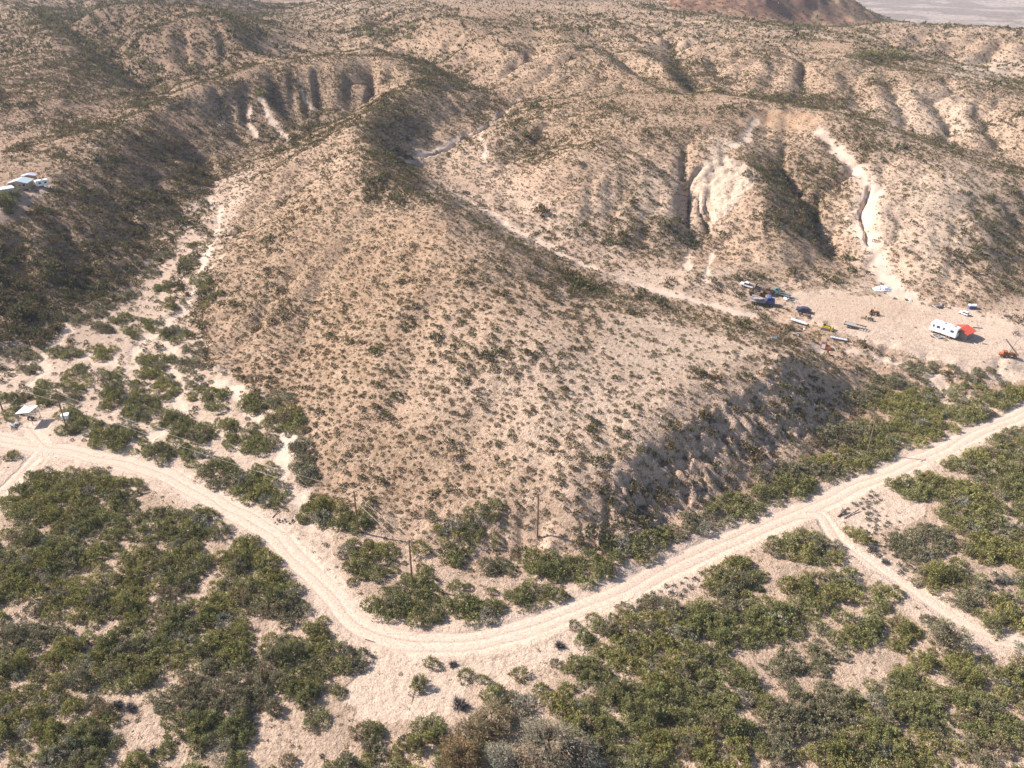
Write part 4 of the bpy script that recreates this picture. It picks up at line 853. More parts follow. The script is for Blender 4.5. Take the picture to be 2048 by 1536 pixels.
class MB:
    def __init__(s): s.v = []; s.f = []
    def add(s, V, F):
        k = len(s.v); s.v += [tuple(p) for p in V]; s.f += [tuple(i + k for i in f) for f in F]; return s
    def box(s, x, y, z, a, b, c, rz=0, ry=0, taper=1.0):
        """centre of the bottom face x, y, z; full sizes a, b, c"""
        P = [(-a/2,-b/2,0),(a/2,-b/2,0),(a/2,b/2,0),(-a/2,b/2,0),(-a/2*taper,-b/2*taper,c),(a/2*taper,-b/2*taper,c),(a/2*taper,b/2*taper,c),(-a/2*taper,b/2*taper,c)]
        M = Matrix.Translation((x, y, z)) @ Matrix.Rotation(rz, 4, 'Z') @ Matrix.Rotation(ry, 4, 'Y')
        return s.add([M @ Vector(p) for p in P], [(3,2,1,0),(4,5,6,7),(0,1,5,4),(1,2,6,5),(2,3,7,6),(3,0,4,7)])
    def tube(s, A, B, r, r2=None, n=8):
        A = Vector(A); B = Vector(B); d = (B - A).normalized(); u = d.cross(Vector((.31, .9, .2))).normalized(); w = d.cross(u); r2 = r if r2 is None else r2
        V = [A + (u * math.cos(t) + w * math.sin(t)) * r for t in [2 * math.pi * i / n for i in range(n)]] + [B + (u * math.cos(t) + w * math.sin(t)) * r2 for t in [2 * math.pi * i / n for i in range(n)]]
        return s.add(V, [(i, (i + 1) % n, n + (i + 1) % n, n + i) for i in range(n)] + [tuple(range(n - 1, -1, -1)), tuple(range(n, 2 * n))])
    def prof(s, pr, y0, y1, ins=0.0):
        """side profile [(x, z)] drawn out from y0 to y1, top points drawn in by ins"""
        zs = [p[1] for p in pr]; zm, zM = min(zs), max(zs); n = len(pr); V = []
        for sgn, y in ((1, y0), (-1, y1)):
            for x, z in pr: V.append((x, y + sgn * ins * (z - zm) / max(zM - zm, 1e-6), z))
        return s.add(V, [(i, (i + 1) % n, n + (i + 1) % n, n + i) for i in range(n)] + [tuple(range(n - 1, -1, -1)), tuple(range(n, 2 * n))])
    def quad(s, P, th=.04):
        P = [Vector(p) for p in P]; nrm = (P[1] - P[0]).cross(P[3] - P[0]).normalized() * th
        return s.add(P + [p - nrm for p in P], [(0,1,2,3),(7,6,5,4),(0,4,5,1),(1,5,6,2),(2,6,7,3),(3,7,4,0)])
    def build(s, name, mat, parent=None, bevel=0):
        me = bpy.data.meshes.new(name); me.from_pydata(s.v, [], s.f); me.materials.append(mat); me.update()
        import bmesh
        bm = bmesh.new(); bm.from_mesh(me); bmesh.ops.recalc_face_normals(bm, faces=bm.faces)
        if bevel: bmesh.ops.bevel(bm, geom=list(bm.edges), offset=bevel, segments=2, affect='EDGES', clamp_overlap=True)
        bm.to_mesh(me); bm.free()
        return link(name, me, parent)
def thing(name, label, cat, loc, rz=0, sc=1.0, group=None, tilt=None):
    o = bpy.data.objects.new(name, None); COL.objects.link(o); o.location = loc; o.rotation_euler = (0, 0, rz); o.scale = (sc, sc, sc * (1.22 if tilt else 1)); tag(o, label, cat, group)
    if tilt:
        o.rotation_mode = 'QUATERNION'; o.rotation_quaternion = Vector((0, 0, 1)).rotation_difference(Vector(tilt)) @ Matrix.Rotation(rz, 3, 'Z').to_quaternion()
    return o
def gnormal(x, y, e=1.2):
    hx = (float(height(x + e, y)) - float(height(x - e, y))) / (2 * e); hy = (float(height(x, y + e)) - float(height(x, y - e))) / (2 * e); return Vector((-hx, -hy, 1)).normalized()
def span(pa, pb, L0):
    """where a thing L0 long stands when its tail and nose touch the ground at two photo spots"""
    a = hit(*pa); b = hit(*pb); x, y = (a[0] + b[0]) / 2, (a[1] + b[1]) / 2; l = math.hypot(b[0] - a[0], b[1] - a[1])
    return (x, y, float(height(x, y)) + .02), math.atan2(b[1] - a[1], b[0] - a[0]), l / L0 * 1.12, gnormal(x, y)
def wheel(par, x, y, r, wd=.22):
    t = MB().tube((x, y - wd / 2, r), (x, y + wd / 2, r), r, n=16).build('wheel', TYRE(), par)
    s = 1 if y > 0 else -1
    MB().tube((x, y + s * (wd / 2 - .01), r), (x, y + s * (wd / 2 + .02), r), r * .55, n=12).build('rim', STEEL(), t)
def car(name, label, cat, pa, pb, mat, kind='sedan', sc=None, group=None, wheels=True):
    loc, rz, s, tl = span(pa, pb, 4.8 if kind != 'pickup' else 5.6); t = thing(name, label, cat, loc, rz, sc or s, group, tl)
    if kind == 'sedan': lo = [(-2.4,.35),(-2.4,.85),(-1.5,.98),(1.1,.95),(2.3,.78),(2.4,.35)]; hi = [(-1.6,.95),(-1.0,1.42),(.35,1.42),(1.15,.93)]
    elif kind == 'suv': lo = [(-2.3,.4),(-2.35,1.0),(1.0,1.05),(2.25,.95),(2.35,.4)]; hi = [(-2.25,1.0),(-2.05,1.72),(.45,1.72),(1.15,1.03)]
    else: lo = [(-2.8,.5),(-2.8,1.1),(1.3,1.12),(2.7,1.02),(2.8,.5)]; hi = [(-.75,1.08),(-.65,1.8),(.85,1.8),(1.45,1.1)]
    MB().prof(lo, -.92, .92, .05).build('body', mat, t, .06)
    MB().prof(hi, -.84, .84, .16).build('cabin', mat, t, .05)
    x0, x1 = hi[1][0], hi[2][0]; zt = hi[1][1]; zb = hi[0][1]
    for q in (-1, 1):
        w_ = MB().quad([(x0 + .12, q * .735, zt - .12), (x1 - .05, q * .735, zt - .12), (x1 + .32, q * .855, zb + .06), (x0 - .2, q * .855, zb + .06)], .02 * -q).build('side_window', GLASS(), t)
    MB().quad([(x1 + .06, -.66, zt - .05), (x1 + .06, .66, zt - .05), (hi[3][0] - .06, .76, zb + .1), (hi[3][0] - .06, -.76, zb + .1)], -.03).build('windscreen', GLASS(), t)
    MB().quad([(x0 - .05, -.66, zt - .06), (x0 - .05, .66, zt - .06), (hi[0][0] + .0, .74, zb + .12), (hi[0][0] + .0, -.74, zb + .12)], .03).build('rear_window', GLASS(), t)
    for q in (-.62, .62):
        MB().box(lo[-1][0], q, .62, .06, .3, .16).build('headlight', WHITE(), t); MB().box(lo[0][0], q, .62, .06, .26, .18).build('tail_light', paint('red_lens', (.5, .02, .02), .3, .5), t)
    if kind == 'pickup': MB().box(-1.8, 0, 1.02, 1.9, 1.5, .12).build('load_bed', DARKM(), t)
    for x in (-1.5, 1.5):
        for y in (-.85, .85): wheel(t, x, y, .36)
    return t
# --- utility poles
POLES = []
def pole(base, top_y, label):
    x, y, z = hit(*base); h = 9.0
    for _ in range(60):
        if project(x, y, z + h)[1] > top_y: h += .1
    t = thing('utility_pole', label, 'utility pole', (x, y, z), 0, 1, 'wooden utility poles'); PW = paint('pole_wood', (.20, .125, .075), .9, .1)
    MB().tube((0, 0, -.5), (0, 0, h), .17, .12, 10).build('shaft', PW, t)
    a = MB().box(0, 0, h - .35, 1.9, .12, .12, .6).build('crossarm', PW, t)
    for q in (-.8, 0.02, .8): MB().tube((q * math.cos(.6), q * math.sin(.6), h - .22), (q * math.cos(.6), q * math.sin(.6), h - .0), .05, .03, 6).build('insulator', STEEL(), a)
    MB().tube((.18, 0, h - 2.2), (.18, 0, h - 2.0), .07, .05, 6).build('neutral_bracket', STEEL(), t)
    POLES.append((x, y, z, h)); return t
pole((6, 823), 745, 'utility pole standing at the left edge of the picture, mostly cut off by it')
pole((135, 862), 786, 'leaning-looking utility pole beside the small white tank near the carport')
pole((717, 1065), 982, 'utility pole left of the other, inside the road bend, carrying two wires')
pole((825, 1172), 1080, 'utility pole behind the big round bush inside the road bend')
pole((1075, 1073), 988, 'lone utility pole at the foot of the middle hill, without visible wires')
pole((1735, 905), 835, 'lone yellowish utility pole in the thicket right of the bluff')
WIRE = paint('wire', (.55, .50, .45), .5, .4, dirt=0)
for k, (i, j, dz, lb) in enumerate([(0,1,0,'upper wire from the left edge pole to the pole by the carport'),(0,1,-2.1,'lower wire from the left edge pole to the pole by the carport'),(1,2,0,'long upper wire across the left valley mouth between two poles'),(1,2,-2.1,'long lower wire across the left valley mouth between two poles'),(2,3,0,'upper wire between the two poles inside the road bend'),(2,3,-2.1,'lower wire between the two poles inside the road bend')]):
    a, b = POLES[i], POLES[j]; A = Vector((a[0], a[1], a[2] + a[3] + dz)); B = Vector((b[0], b[1], b[2] + b[3] + dz)); L_ = (B - A).length; m_ = MB(); n_ = 24; P = []
    for q in range(n_ + 1): t_ = q / n_; P.append(A.lerp(B, t_) - Vector((0, 0, 4 * t_ * (1 - t_) * L_ * .014)))
    for q in range(n_): m_.tube(P[q], P[q + 1], .02, n=4)
    tag(m_.build('power_wire', WIRE), lb, 'wire', 'power wires')
# --- carport and things by it
def at_h(px, py, h):
    """point h above the ground that is seen at a photo spot"""
    z = 1.0
    for _ in range(8): x, y = unproj(px, py, z + h); z = float(height(x, y))
    return Vector((x, y, z + h))
cr = [at_h(48, 810.5, 3.0), at_h(76, 810, 3.0), at_h(58.6, 826.6, 3.0), at_h(30.3, 829, 3.0)]
c0 = sum(cr, Vector()) / 4; zc = float(height(c0.x, c0.y)); t = thing('carport', 'flat white-roofed open carport by the road at the left edge', 'carport', (c0.x, c0.y, zc))
Q = [Vector((p.x - c0.x, p.y - c0.y, 3.0)) for p in cr]
MB().quad(Q, .14).build('roof', WHITE(), t)
for p in Q: MB().tube((p.x * .92, p.y * .92, -.2), (p.x * .92, p.y * .92, 2.9), .06, n=6).build('post', STEEL(), t)
loc, rz, s, tl = span((57, 838), (68, 840), 2.0); t = thing('quad_bike', 'dark quad bike parked under the front edge of the white carport', 'quad bike', loc, rz, s, None, tl)
MB().prof([(-.8,.5),(-.85,.85),(-.2,.9),(.1,.75),(.45,.98),(.85,.8),(.85,.5)], -.3, .3, .06).build('body', DARKM(), t, .03); MB().box(-.35, 0, .88, .7, .32, .12).build('seat', TYRE(), t, .03)
MB().tube((.4, -.4, 1.15), (.4, .4, 1.15), .03).tube((.4, 0, .9), (.4, 0, 1.15), .03).build('handlebars', STEEL(), t)
for x in (-.6, .6):
    for y in (-.42, .42): wheel(t, x, y, .28, .22)
x, y, z = hit(133, 842); t = thing('water_tank', 'small white tank box on a low stand beside the utility pole', 'tank', (x, y, z), .3)
MB().box(0, 0, .7, 1.5, 1.3, .95).build('tank', WHITE(), t, .05); MB().box(0, 0, 1.66, 1.62, 1.42, .08).build('lid', WHITE(), t)
for q in ((-.6,-.5),(.6,-.5),(.6,.5),(-.6,.5)): MB().box(q[0], q[1], -.1, .1, .1, .8).build('leg', WOOD(), t)
def scrap(name, label, cat, px, py, r, mats, n, seed, flat=.5, group=None):
    x, y, z = hit(px, py); t = thing(name, label, cat, (x, y, z), 0, 1, group); g = random.Random(seed)
    for i in range(n):
        a = g.uniform(0, 6.28); d = g.uniform(0, r); X_, Y_ = d * math.cos(a), d * math.sin(a); l, w_ = g.uniform(.35, .9) * r, g.uniform(.12, .5) * r; h = g.uniform(.02, .3) * r
        mb = MB().box(0, 0, 0, l, w_, g.uniform(.04, .22)); o = mb.build('panel' if i % 2 else 'plank', mats[i % len(mats)](), t); o.location = (X_, Y_, h * .6); o.rotation_euler = (g.uniform(-flat, flat), g.uniform(-flat, flat), g.uniform(0, 3.14))
    return t
scrap('scrap_pile', 'heap of white scrap panels left of the carport shadow', 'scrap', 31, 853, 1.3, [WHITE, DARKM, WHITE], 9, 3, .9)
# --- farmyard at the far left
def gable(name, label, cat, px, py, L_, Wd, H, rise, rz, wall, roof, over=.35, door=True, group=None):
    x, y, z = hit(px, py); t = thing(name, label, cat, (x, y, z), rz, 1, group)
    MB().prof([(-L_/2,-.4),(-L_/2,H),(0,H+rise),(L_/2,H),(L_/2,-.4)], -Wd/2, Wd/2).build('wall', wall, t)
    for s in (-1, 1):
        MB().quad([(0, -Wd/2-over, H+rise+.06), (0, Wd/2+over, H+rise+.06), (s*(L_/2+over), Wd/2+over, H+.06-rise*over/(L_/2)), (s*(L_/2+over), -Wd/2-over, H+.06-rise*over/(L_/2))], .08*(-s)).build('roof_slope', roof, t)
    if door:
        d = MB().box(-L_*.2, -Wd/2-.03, 0, .9, .05, 2.0).build('door', WOOD(), t); MB().box(-L_*.2+.3, -Wd/2-.07, 1.0, .06, .05, .06).build('handle', STEEL(), d)
        for q in (.12, .34):
            f = MB().box(L_*q, -Wd/2-.02, 1.0, 1.0, .05, .9).build('window', WHITE(), t); MB().box(L_*q, -Wd/2-.05, 1.08, .84, .03, .74).build('pane', GLASS(), f)
    return t
TAN = paint('tan_wall', (.42, .31, .21), .85, .1); PALER = paint('pale_roof', (.40, .47, .50), .5, .3, dirt=.15)
gable('house', 'tan farmhouse with pale metal gable roof at the far left', 'house', 44, 375, 6.0, 5.5, 2.1, .8, .12, TAN, PALER)
gable('shed', 'low shed with lavender-grey roof just behind the tan farmhouse', 'shed', 60, 360, 4.0, 2.6, 1.7, .4, .3, TAN, paint('lavender_roof', (.42, .42, .56), .6, .3), door=False)
gable('mobile_home', 'long white-roofed mobile home cut off by the left edge', 'mobile home', -4, 390, 3.2, 9.0, 1.9, .25, -.75, paint('blue_white_wall', (.45, .52, .62), .6, .3), WHITE())
x, y, z = hit(86, 373); t = thing('travel_trailer', 'white box travel trailer right of the tan farmhouse', 'trailer', (x, y, z), .75, .92)
MB().prof([(-2.3,.5),(-2.35,2.4),(-2.0,2.55),(2.0,2.55),(2.35,2.1),(2.2,.5)], -1.1, 1.1).build('body', WHITE(), t, .06)
for q in (-1.0, .9): MB().box(q, -1.13, 1.3, .8, .05, .6).build('window', GLASS(), t)
MB().box(2.32, 0, 1.3, .06, 1.2, .6).build('front_window', GLASS(), t); MB().box(.1, 0, 2.56, .7, .7, .2).build('roof_vent', STEEL(), t)
for y_ in (-1, 1): wheel(t, -.2, y_, .34)
MB().tube((2.2, 0, .5), (3.2, 0, .45), .06).build('tow_bar', DARKM(), t)
scrap('sheet_metal_pile', 'flat pile of pale sheet metal on the slope below the farmhouse', 'scrap', 65, 416, 1.9, [lambda: paint('pale_sheet', (.55, .56, .66), .5, .3), WHITE], 7, 9, .15)
scrap('junk_pile', 'dark junk heaped against the front of the tan farmhouse', 'scrap', 54, 381, 1.3, [DARKM, RUST, WHITE], 8, 12, .7)
def bigtree(name, label, cat, px, py, R, H, key, seed, tips=150, per=16, size=.26, stretch=1.8, rise=.35, nst=16, r0=.16, cz=.42):
    g = np.random.default_rng(seed); x, y, z = hit(px, py); t = thing(name, label, cat, (x, y, z - .1))
    P = dome_points(g, tips, R, H * (1 - cz), shell=.35, lump=.5, floor=.02); P[:, 2] += H * cz * (.6 + .4 * np.clip(1 - np.hypot(P[:, 0], P[:, 1]) / R, 0, 1)); out = unit(P * np.array([1, 1, .6]) - np.array([0, 0, H * .25]))
    T = leaves(g, P, out, size, per, size * .9, stretch); link('crown', tri_mesh('crown', T, vary(g, TINT[key], tips, per), [PM]), t)
    bk = np.array([.15, .12, .10]) if key in 'sb' else BARK * .8; S_ = []
    hubs = []
    for q in range(4):
        a = q * 1.57 + g.uniform(-.5, .5); hb = np.array([math.cos(a) * R * .28, math.sin(a) * R * .28, H * .42]); hubs.append(hb); S_ += twig((g.normal(0, .08), g.normal(0, .08), -.3), hb, r0, r0 * .6, 6)
    for q in g.permutation(tips)[:nst * 4]:
        hb = hubs[int(np.argmin([np.linalg.norm(P[q][:2] - h[:2]) for h in hubs]))]; md = (hb + P[q]) / 2 + g.normal(0, .15, 3); S_ += twig(hb, md, r0 * .4, r0 * .25, 3) + twig(md, P[q], r0 * .25, r0 * .08, 3)
    S_ = np.array(S_); link('trunk', tri_mesh('trunk', S_, np.tile(bk, (len(S_), 1)), [BM]), t); return t
TINT['o'] = (.24, .17, .09); TINT['w'] = (.33, .275, .195)
bigtree('bare_tree', 'tall grey nearly leafless tree with a forked trunk at the bottom edge', 'tree', 1104, 1522, 4.3, 6.6, 'w', 1, 260, 22, .40, 6, nst=60, r0=.2)
bigtree('tamarisk_tree', 'thin brown-green tree with an open crown above the bare grey tree', 'tree', 985, 1452, 2.6, 3.6, 'b', 2, 170, 22, .30, 3.5, nst=26, r0=.09)
bigtree('tamarisk_tree', 'orange-brown bushy tree at the bottom edge left of the bare tree', 'tree', 922, 1533, 3.0, 4.0, 'o', 3, 260, 22, .30, 3, nst=20)
bigtree('tamarisk_tree', 'grey-brown bush between the orange-brown and the bare tree', 'tree', 1003, 1530, 2.3, 3.0, 's', 4, 170, 20, .30, 3.5, nst=20)
bigtree('tamarisk_tree', 'small orange-tipped bush at the foot of the bare grey tree', 'tree', 1055, 1530, 1.7, 2.0, 'o', 5, 110, 18, .28, 3.5, nst=14)
bigtree('tamarisk_tree', 'pale grey bush right of the bare grey tree at the bottom', 'tree', 1168, 1532, 2.6, 2.6, 's', 6, 170, 20, .30, 3.5, nst=20)
bigtree('mesquite_tree', 'open-crowned mesquite tree with a visible trunk at the right side', 'tree', 1893, 1291, 3.3, 4.3, 'd', 7, 120, 15, .24, nst=24, r0=.15)
bigtree('mesquite_tree', 'big dark tree below the mobile home at the left edge', 'tree', 6, 412, 3.4, 4.6, 'g', 8, 140, 16, .3, nst=10)
bigtree('mesquite_tree', 'grey-green tree in front of the mobile home near the farmhouse', 'tree', 24, 396, 2.4, 2.6, 'd', 9, 110, 14, .3, nst=10)
for k, (px, py, n_) in enumerate([(737, 72, 2.6), (775, 66, 3), (820, 58, 3), (815, 78, 2.6), (520, 192, 2.4), (330, 182, 3.0), (318, 163, 2.6), (300, 140, 3.2), (286, 128, 3), (262, 110, 3.0), (235, 84, 3.2), (190, 45, 3.6), (180, 30, 3.4), (388, 139, 2.6), (1725, 116, 3.4), (1745, 112, 3.2), (1785, 116, 3.8), (1805, 118, 3.4)]):
    side = 'in the canyon at the top centre' if 700 < px < 900 else ('on the dark crag along the far right ridge' if px > 1700 else 'along the dark ravine at the top left')
    nth = ['first','second','third','fourth','fifth','sixth','seventh','eighth','ninth','tenth','eleventh','twelfth']
    q = [a for a in (0,1,2,3) if k == a] or ([k - 4] if k < 14 else [k - 14])
    bigtree('juniper_tree', 'dark far tree ' + side + ', ' + nth[q[0]] + ' along the line', 'tree', px, py, n_ * 1.2, n_ * 1.1, 'g', 40 + k, 50, 8, .6, nst=4)
# dry, leafless shrubs
g = np.random.default_rng(77)
for px, py, r, lb in [(919,1412,1.45,'large tangled grey dead shrub on the sand above the brown trees'),(374,1178,1.2,'grey dead shrub in the narrow sandy gap left of the bend'),(235,1412,.9,'grey dead shrub in the winding sandy gap, its upper end'),(262,1418,.9,'grey dead shrub in the winding sandy gap, next below the upper one'),
  (280,1508,.75,'small grey dead shrub, left of a pair near the bottom edge'),(307,1507,.8,'small grey dead shrub, right of a pair near the bottom edge'),(1119,1293,.85,'dark dead shrub on the sandy verge just below the road'),(906,1330,.6,'small dark dead shrub right of the lone flat bush on the sand'),
  (718,1330,.8,'grey dead shrub at the right end of the thicket by the flat'),(2003,1240,1.3,'large grey dead shrub near the right edge above the sandy strip'),(1745,1100,.9,'grey dead shrub beside the side track, upper one'),(1770,1125,.8,'grey dead shrub beside the side track, lower one'),(1998,1165,1.0,'grey dead shrub on bare sand near the right edge'),(220,1440,.7,'small grey dead shrub low in the winding sandy gap')]:
    x, y, z = hit(px, py); P = dome_points(g, 120, r, r * .95, shell=.5, floor=.05); S_ = []
    for p in P: m_ = p * .5 + g.normal(0, .08, 3); S_ += twig((p[0] * .08, p[1] * .08, 0), m_, .05, .04) + twig(m_, p, .04, .02) + twig(m_, p + g.normal(0, .25, 3), .035, .015)
    S_ = np.array(S_); o = link('dead_shrub', tri_mesh('dead_shrub', S_, np.clip(np.array([.14, .12, .115])[None] * g.uniform(.6, 1.4, (len(S_), 1)), 0, 1), [BM])); o.location = (x, y, z - .03); tag(o, lb, 'dead shrub', 'dead shrubs')
# tufts on the sand
tg = []
for q in range(12):
    T, c = shrub(g, .34, .26, (.125, .12, .10), 60, .16); tg.append((T, c))
def tufts(poly, n, grp, lab):
    xs = [p[0] for p in poly]; ys = [p[1] for p in poly]; out = []; tries = 0
    while len(out) < n and tries < 900:
        tries += 1; px, py = g.uniform(min(xs), max(xs)), g.uniform(min(ys), max(ys))
        if not poly_mask(poly, np.array([px]), np.array([py]))[0]: continue
        x, y, z = hit(px, py)
        if sample(road, x, y) > .1 or any(math.hypot(x - a, y - b) < 1.2 for a, b, _, _, _ in out): continue
        out.append((x, y, z, px, py))
    out.sort(key=lambda r: r[3])
    for i, (x, y, z, px, py) in enumerate(out):
        T, c = tg[i % 12]
        if i < 12: me = tri_mesh('sand_tuft', T, c, [PM]); MES[i % 12] = me
        o = link('sand_tuft', MES[i % 12]); o.location = (x, y, z - .02); s = g.uniform(.8, 2.0); o.scale = (s, s, s * .9); o.rotation_euler = (0, 0, g.uniform(0, 6.28))
        tag(o, 'small %s tuft %s, %s from the left' % ('round' if s < 1.4 else 'wide', lab, ORD(i)), 'tuft', grp)
MES = {}
tufts([(1735,1010),(1800,1040),(1790,1110),(1850,1200),(1800,1190),(1740,1110),(1720,1050)], 34, 'grey tufts beside the side track', 'on pale sand beside the side track')
tufts([(1340,1160),(1400,1140),(1410,1180),(1330,1200),(1260,1230),(1240,1190)], 22, 'tufts on the near verge of the road', 'on the near verge of the road')
tufts([(1640,1000),(1740,965),(1770,1000),(1700,1030)], 12, 'tufts in the fork of the road', 'on the sand right of the road fork')
tufts([(1960,1140),(2040,1150),(2040,1180),(1990,1190)], 6, 'tufts near the right edge', 'on the bare sand near the right edge')
# --- logs, sticks, stones
for pa, pb, h0, h1, r, lb in [((1676,1034),(1692,1023),0,.5,.17,'short thick dark fallen post by the fork of the road'),((1689,1037),(1717,1022),0,.3,.10,'long thin dark fallen post lying beside the shorter one'),((730,1279),(750,1285),.05,.05,.06,'dark stick lying on the sand outside the road bend'),((545,1036),(560,1022),.05,.2,.09,'broken branch leaning beside the stone heap above the road'),((823,1410),(829,1378),.03,.03,.03,'thin branch on the sand below the lone round bush')]:
    a = hit(*pa); b = hit(*pb); m_ = MB().tube((a[0], a[1], a[2] + h0 + r * .5), (b[0], b[1], b[2] + h1 + r * .5), r, r * .8, 8); tag(m_.build('fallen_post' if r > .08 else 'stick', paint('charred_wood', (.07, .05, .045), .9, .1)), lb, 'post' if r > .08 else 'stick')
x, y, z = hit(572, 1043); t = thing('stone_heap', 'low heap of dark stones above the road left of the bend', 'stones', (x, y, z)); g2 = random.Random(4)
for i in range(26):
    m_ = MB(); r = g2.uniform(.14, .3); V = [Vector(v) * r * g2.uniform(.8, 1.2) for v in oct_v.tolist()]; m_.add(V, [tuple(int(q) for q in f) for f in oct_f]); o = m_.build('stone', paint('dark_stone', (.12, .085, .07), .9, .1), t, .03); o.location = (g2.uniform(-2.0, 2.0), g2.uniform(-.6, .6) - .1 * i / 26, .1); o.rotation_euler = (g2.random() * 3, g2.random() * 3, 0)
for k, (px, py, r) in enumerate([(1262,582,1.1),(1286,584,1.3),(1028,838,.5),(1265,545,.7),(1098,832,.5)]):
    x, y, z = hit(px, py); m_ = MB(); V = [Vector(v) * r * g2.uniform(.7, 1.2) for v in oct_v.tolist()]; m_.add(V, [tuple(int(q) for q in f) for f in oct_f]); o = m_.build('boulder', paint('boulder_rock', (.20, .14, .11), .9, .1), None, r * .12); o.location = (x, y, z + r * .1)
    tag(o, ['dark boulder in the dry wash behind the middle hill, left of two','dark boulder in the dry wash behind the middle hill, right of two','small dark boulder on the front slope of the middle hill','small boulder by the wash behind the hill crest','second small dark boulder on the front slope of the middle hill'][k], 'boulder')
# --- the yard on the right
loc, rz, s, tl = span((1909, 678.5), (1862, 661), 8.0); t = thing('motorhome', 'long white motorhome parked against the red-roofed shed', 'motorhome', loc, rz, s, None, tl)
MB().prof([(-4,.55),(-4.05,3.0),(2.1,3.05),(3.5,3.0),(3.9,2.4),(3.6,1.55),(4.0,1.25),(4.0,.55)], -1.2, 1.2).build('body', WHITE(), t, .08)
for q in (-1, 1):
    for x0, l in ((-2.6, 1.0), (-.2, .5), (1.4, 1.1), (2.85, .5)): MB().box(x0, q * 1.215, 1.7, l, .04, .62).build('side_window', paint('blue_glass', (.05, .06, .16), .15, .6, dirt=0), t)
MB().box(-4.06, 0, 1.75, .05, 1.5, .7).build('rear_window', GLASS(), t); MB().box(.6, 1.225, .7, .7, .05, 1.9).build('door', paint('door_white', (.66, .67, .7), .5, .4), t)
for x0 in (-2.4, .5): MB().box(x0, 0, 3.04, .9, .8, .28).build('roof_vent', paint('vent_grey', (.45, .46, .55), .5, .3), t, .05)
for x in (-2.2, -1.4, 2.7):
    for y_ in (-1.05, 1.05): wheel(t, x, y_, .42)
x, y, z = hit(1921, 672); RED = paint('red_roof', (.60, .085, .04), .5, .35, dirt=.08); rz = math.radians(158)
loc, rz, s, tl = span((1930, 668), (1890, 652), 1.0); rz += 0
t = thing('shed', 'small shed with a bright red gable roof behind the motorhome', 'shed', (x, y, z), rz); GW = paint('grey_block_wall', (.26, .23, .23), .9, .1)
MB().prof([(-2.2,-.3),(-2.2,1.9),(0,2.6),(2.2,1.9),(2.2,-.3)], -1.9, 1.9).build('wall', GW, t)
for s_ in (-1, 1): MB().quad([(0, -2.3, 2.72), (0, 2.3, 2.72), (s_*2.7, 2.3, 1.83), (s_*2.7, -2.3, 1.83)], .09 * -s_).build('roof_slope', RED, t)
MB().box(-2.23, .4, 0, .05, .9, 1.8).build('door', WOOD(), t)
car('pickup_truck', 'white pickup truck, farthest left of the parked vehicles in the yard', 'pickup truck', (1505, 577), (1481, 570), WHITE(), 'pickup', group=None)
car('parked_car', 'dark blue low sedan parked alone in the middle of the yard', 'car', (1620, 626), (1593, 620), paint('dark_blue_car', (.03, .04, .10), .35, .5), 'sedan')
car('parked_suv', 'white SUV with a red rear at the right back of the yard', 'car', (1935, 632), (1919, 626), WHITE(), 'suv')
def truck(label, pa, pb, cab, bedm, kind, L0=7.0):
    loc, rz, s, tl = span(pa, pb, L0); t = thing('old_truck', label, 'truck', loc, rz, s, 'old trucks in the yard', tl)
    MB().box(0, 0, .55, 7, .9, .2).build('frame', DARKM(), t)
    MB().prof([(1.0,.7),(1.0,2.3),(1.3,2.45),(2.1,2.45),(2.45,1.6),(3.3,1.5),(3.5,.7)], -1.05, 1.05, .08).build('cab', cab, t, .06)
    MB().quad([(2.14, -.8, 2.35), (2.14, .8, 2.35), (2.46, .85, 1.68), (2.46, -.85, 1.68)], -.04).build('windscreen', GLASS(), t)
    for q in (-1, 1): MB().box(1.7, q * 1.02, 1.65, .7, .05, .55).build('side_window', GLASS(), t)
    MB().box(-1.4, 0, .8, 4.4, 2.3, .15).build('load_bed', bedm, t)
    if kind == 'stake':
        for q in (-1, 1):
            m_ = MB()
            for i in range(7): m_.box(-3.5 + i * .7, q * 1.12, .9, .12, .08, 1.3)
            m_.box(-1.4, q * 1.16, 1.9, 4.4, .05, .16).box(-1.4, q * 1.16, 1.35, 4.4, .05, .14).build('stake_side', bedm, t)
        MB().box(-3.6, 0, .9, .08, 2.2, 1.2).build('tailgate', bedm, t)
    elif kind == 'load':
        gg = random.Random(len(label)); m_ = MB()
        for i in range(12): m_.box(gg.uniform(-2.8, .1), gg.uniform(-.8, .8), gg.uniform(.95, 1.6), gg.uniform(.5, 2.4), gg.uniform(.2, .7), gg.uniform(.08, .3), gg.uniform(-.3, .3), gg.uniform(-.1, .1))
        m_.build('load', paint('grey_scrap', (.33, .29, .28), .8, .2), t)
    elif kind == 'box': MB().box(-1.4, 0, .96, 4.2, 2.2, 1.5, 0, 0, .94).build('box_body', bedm, t, .05)
    for x in (-2.6, -1.8, 2.5):
        for y_ in (-1, 1): wheel(t, x, y_, .45, .28)
    return t
truck('rusty brown stake-sided truck behind the others in the row of wrecks', (1512, 580), (1540, 590), RUST(), DARKM(), 'stake')
truck('teal old truck with a white cab at the right end of the wrecks', (1577, 596), (1545, 586), TEAL(), TEAL(), 'load')
truck('weathered wooden stake truck in the middle of the wrecks', (1500, 590), (1528, 597), RUST(), WOOD(), 'stake')
truck('blue-cabbed truck carrying grey scrap, nearest of the row of wrecks', (1502, 603), (1546, 610), BLUE(), paint('grey_bed', (.36, .32, .30), .8, .2), 'load')
scrap('scrap_pile', 'grey and white scrap beside the nose of the teal truck', 'scrap', 1574, 600, 1.7, [WHITE, STEEL, DARKM], 8, 21, .6)
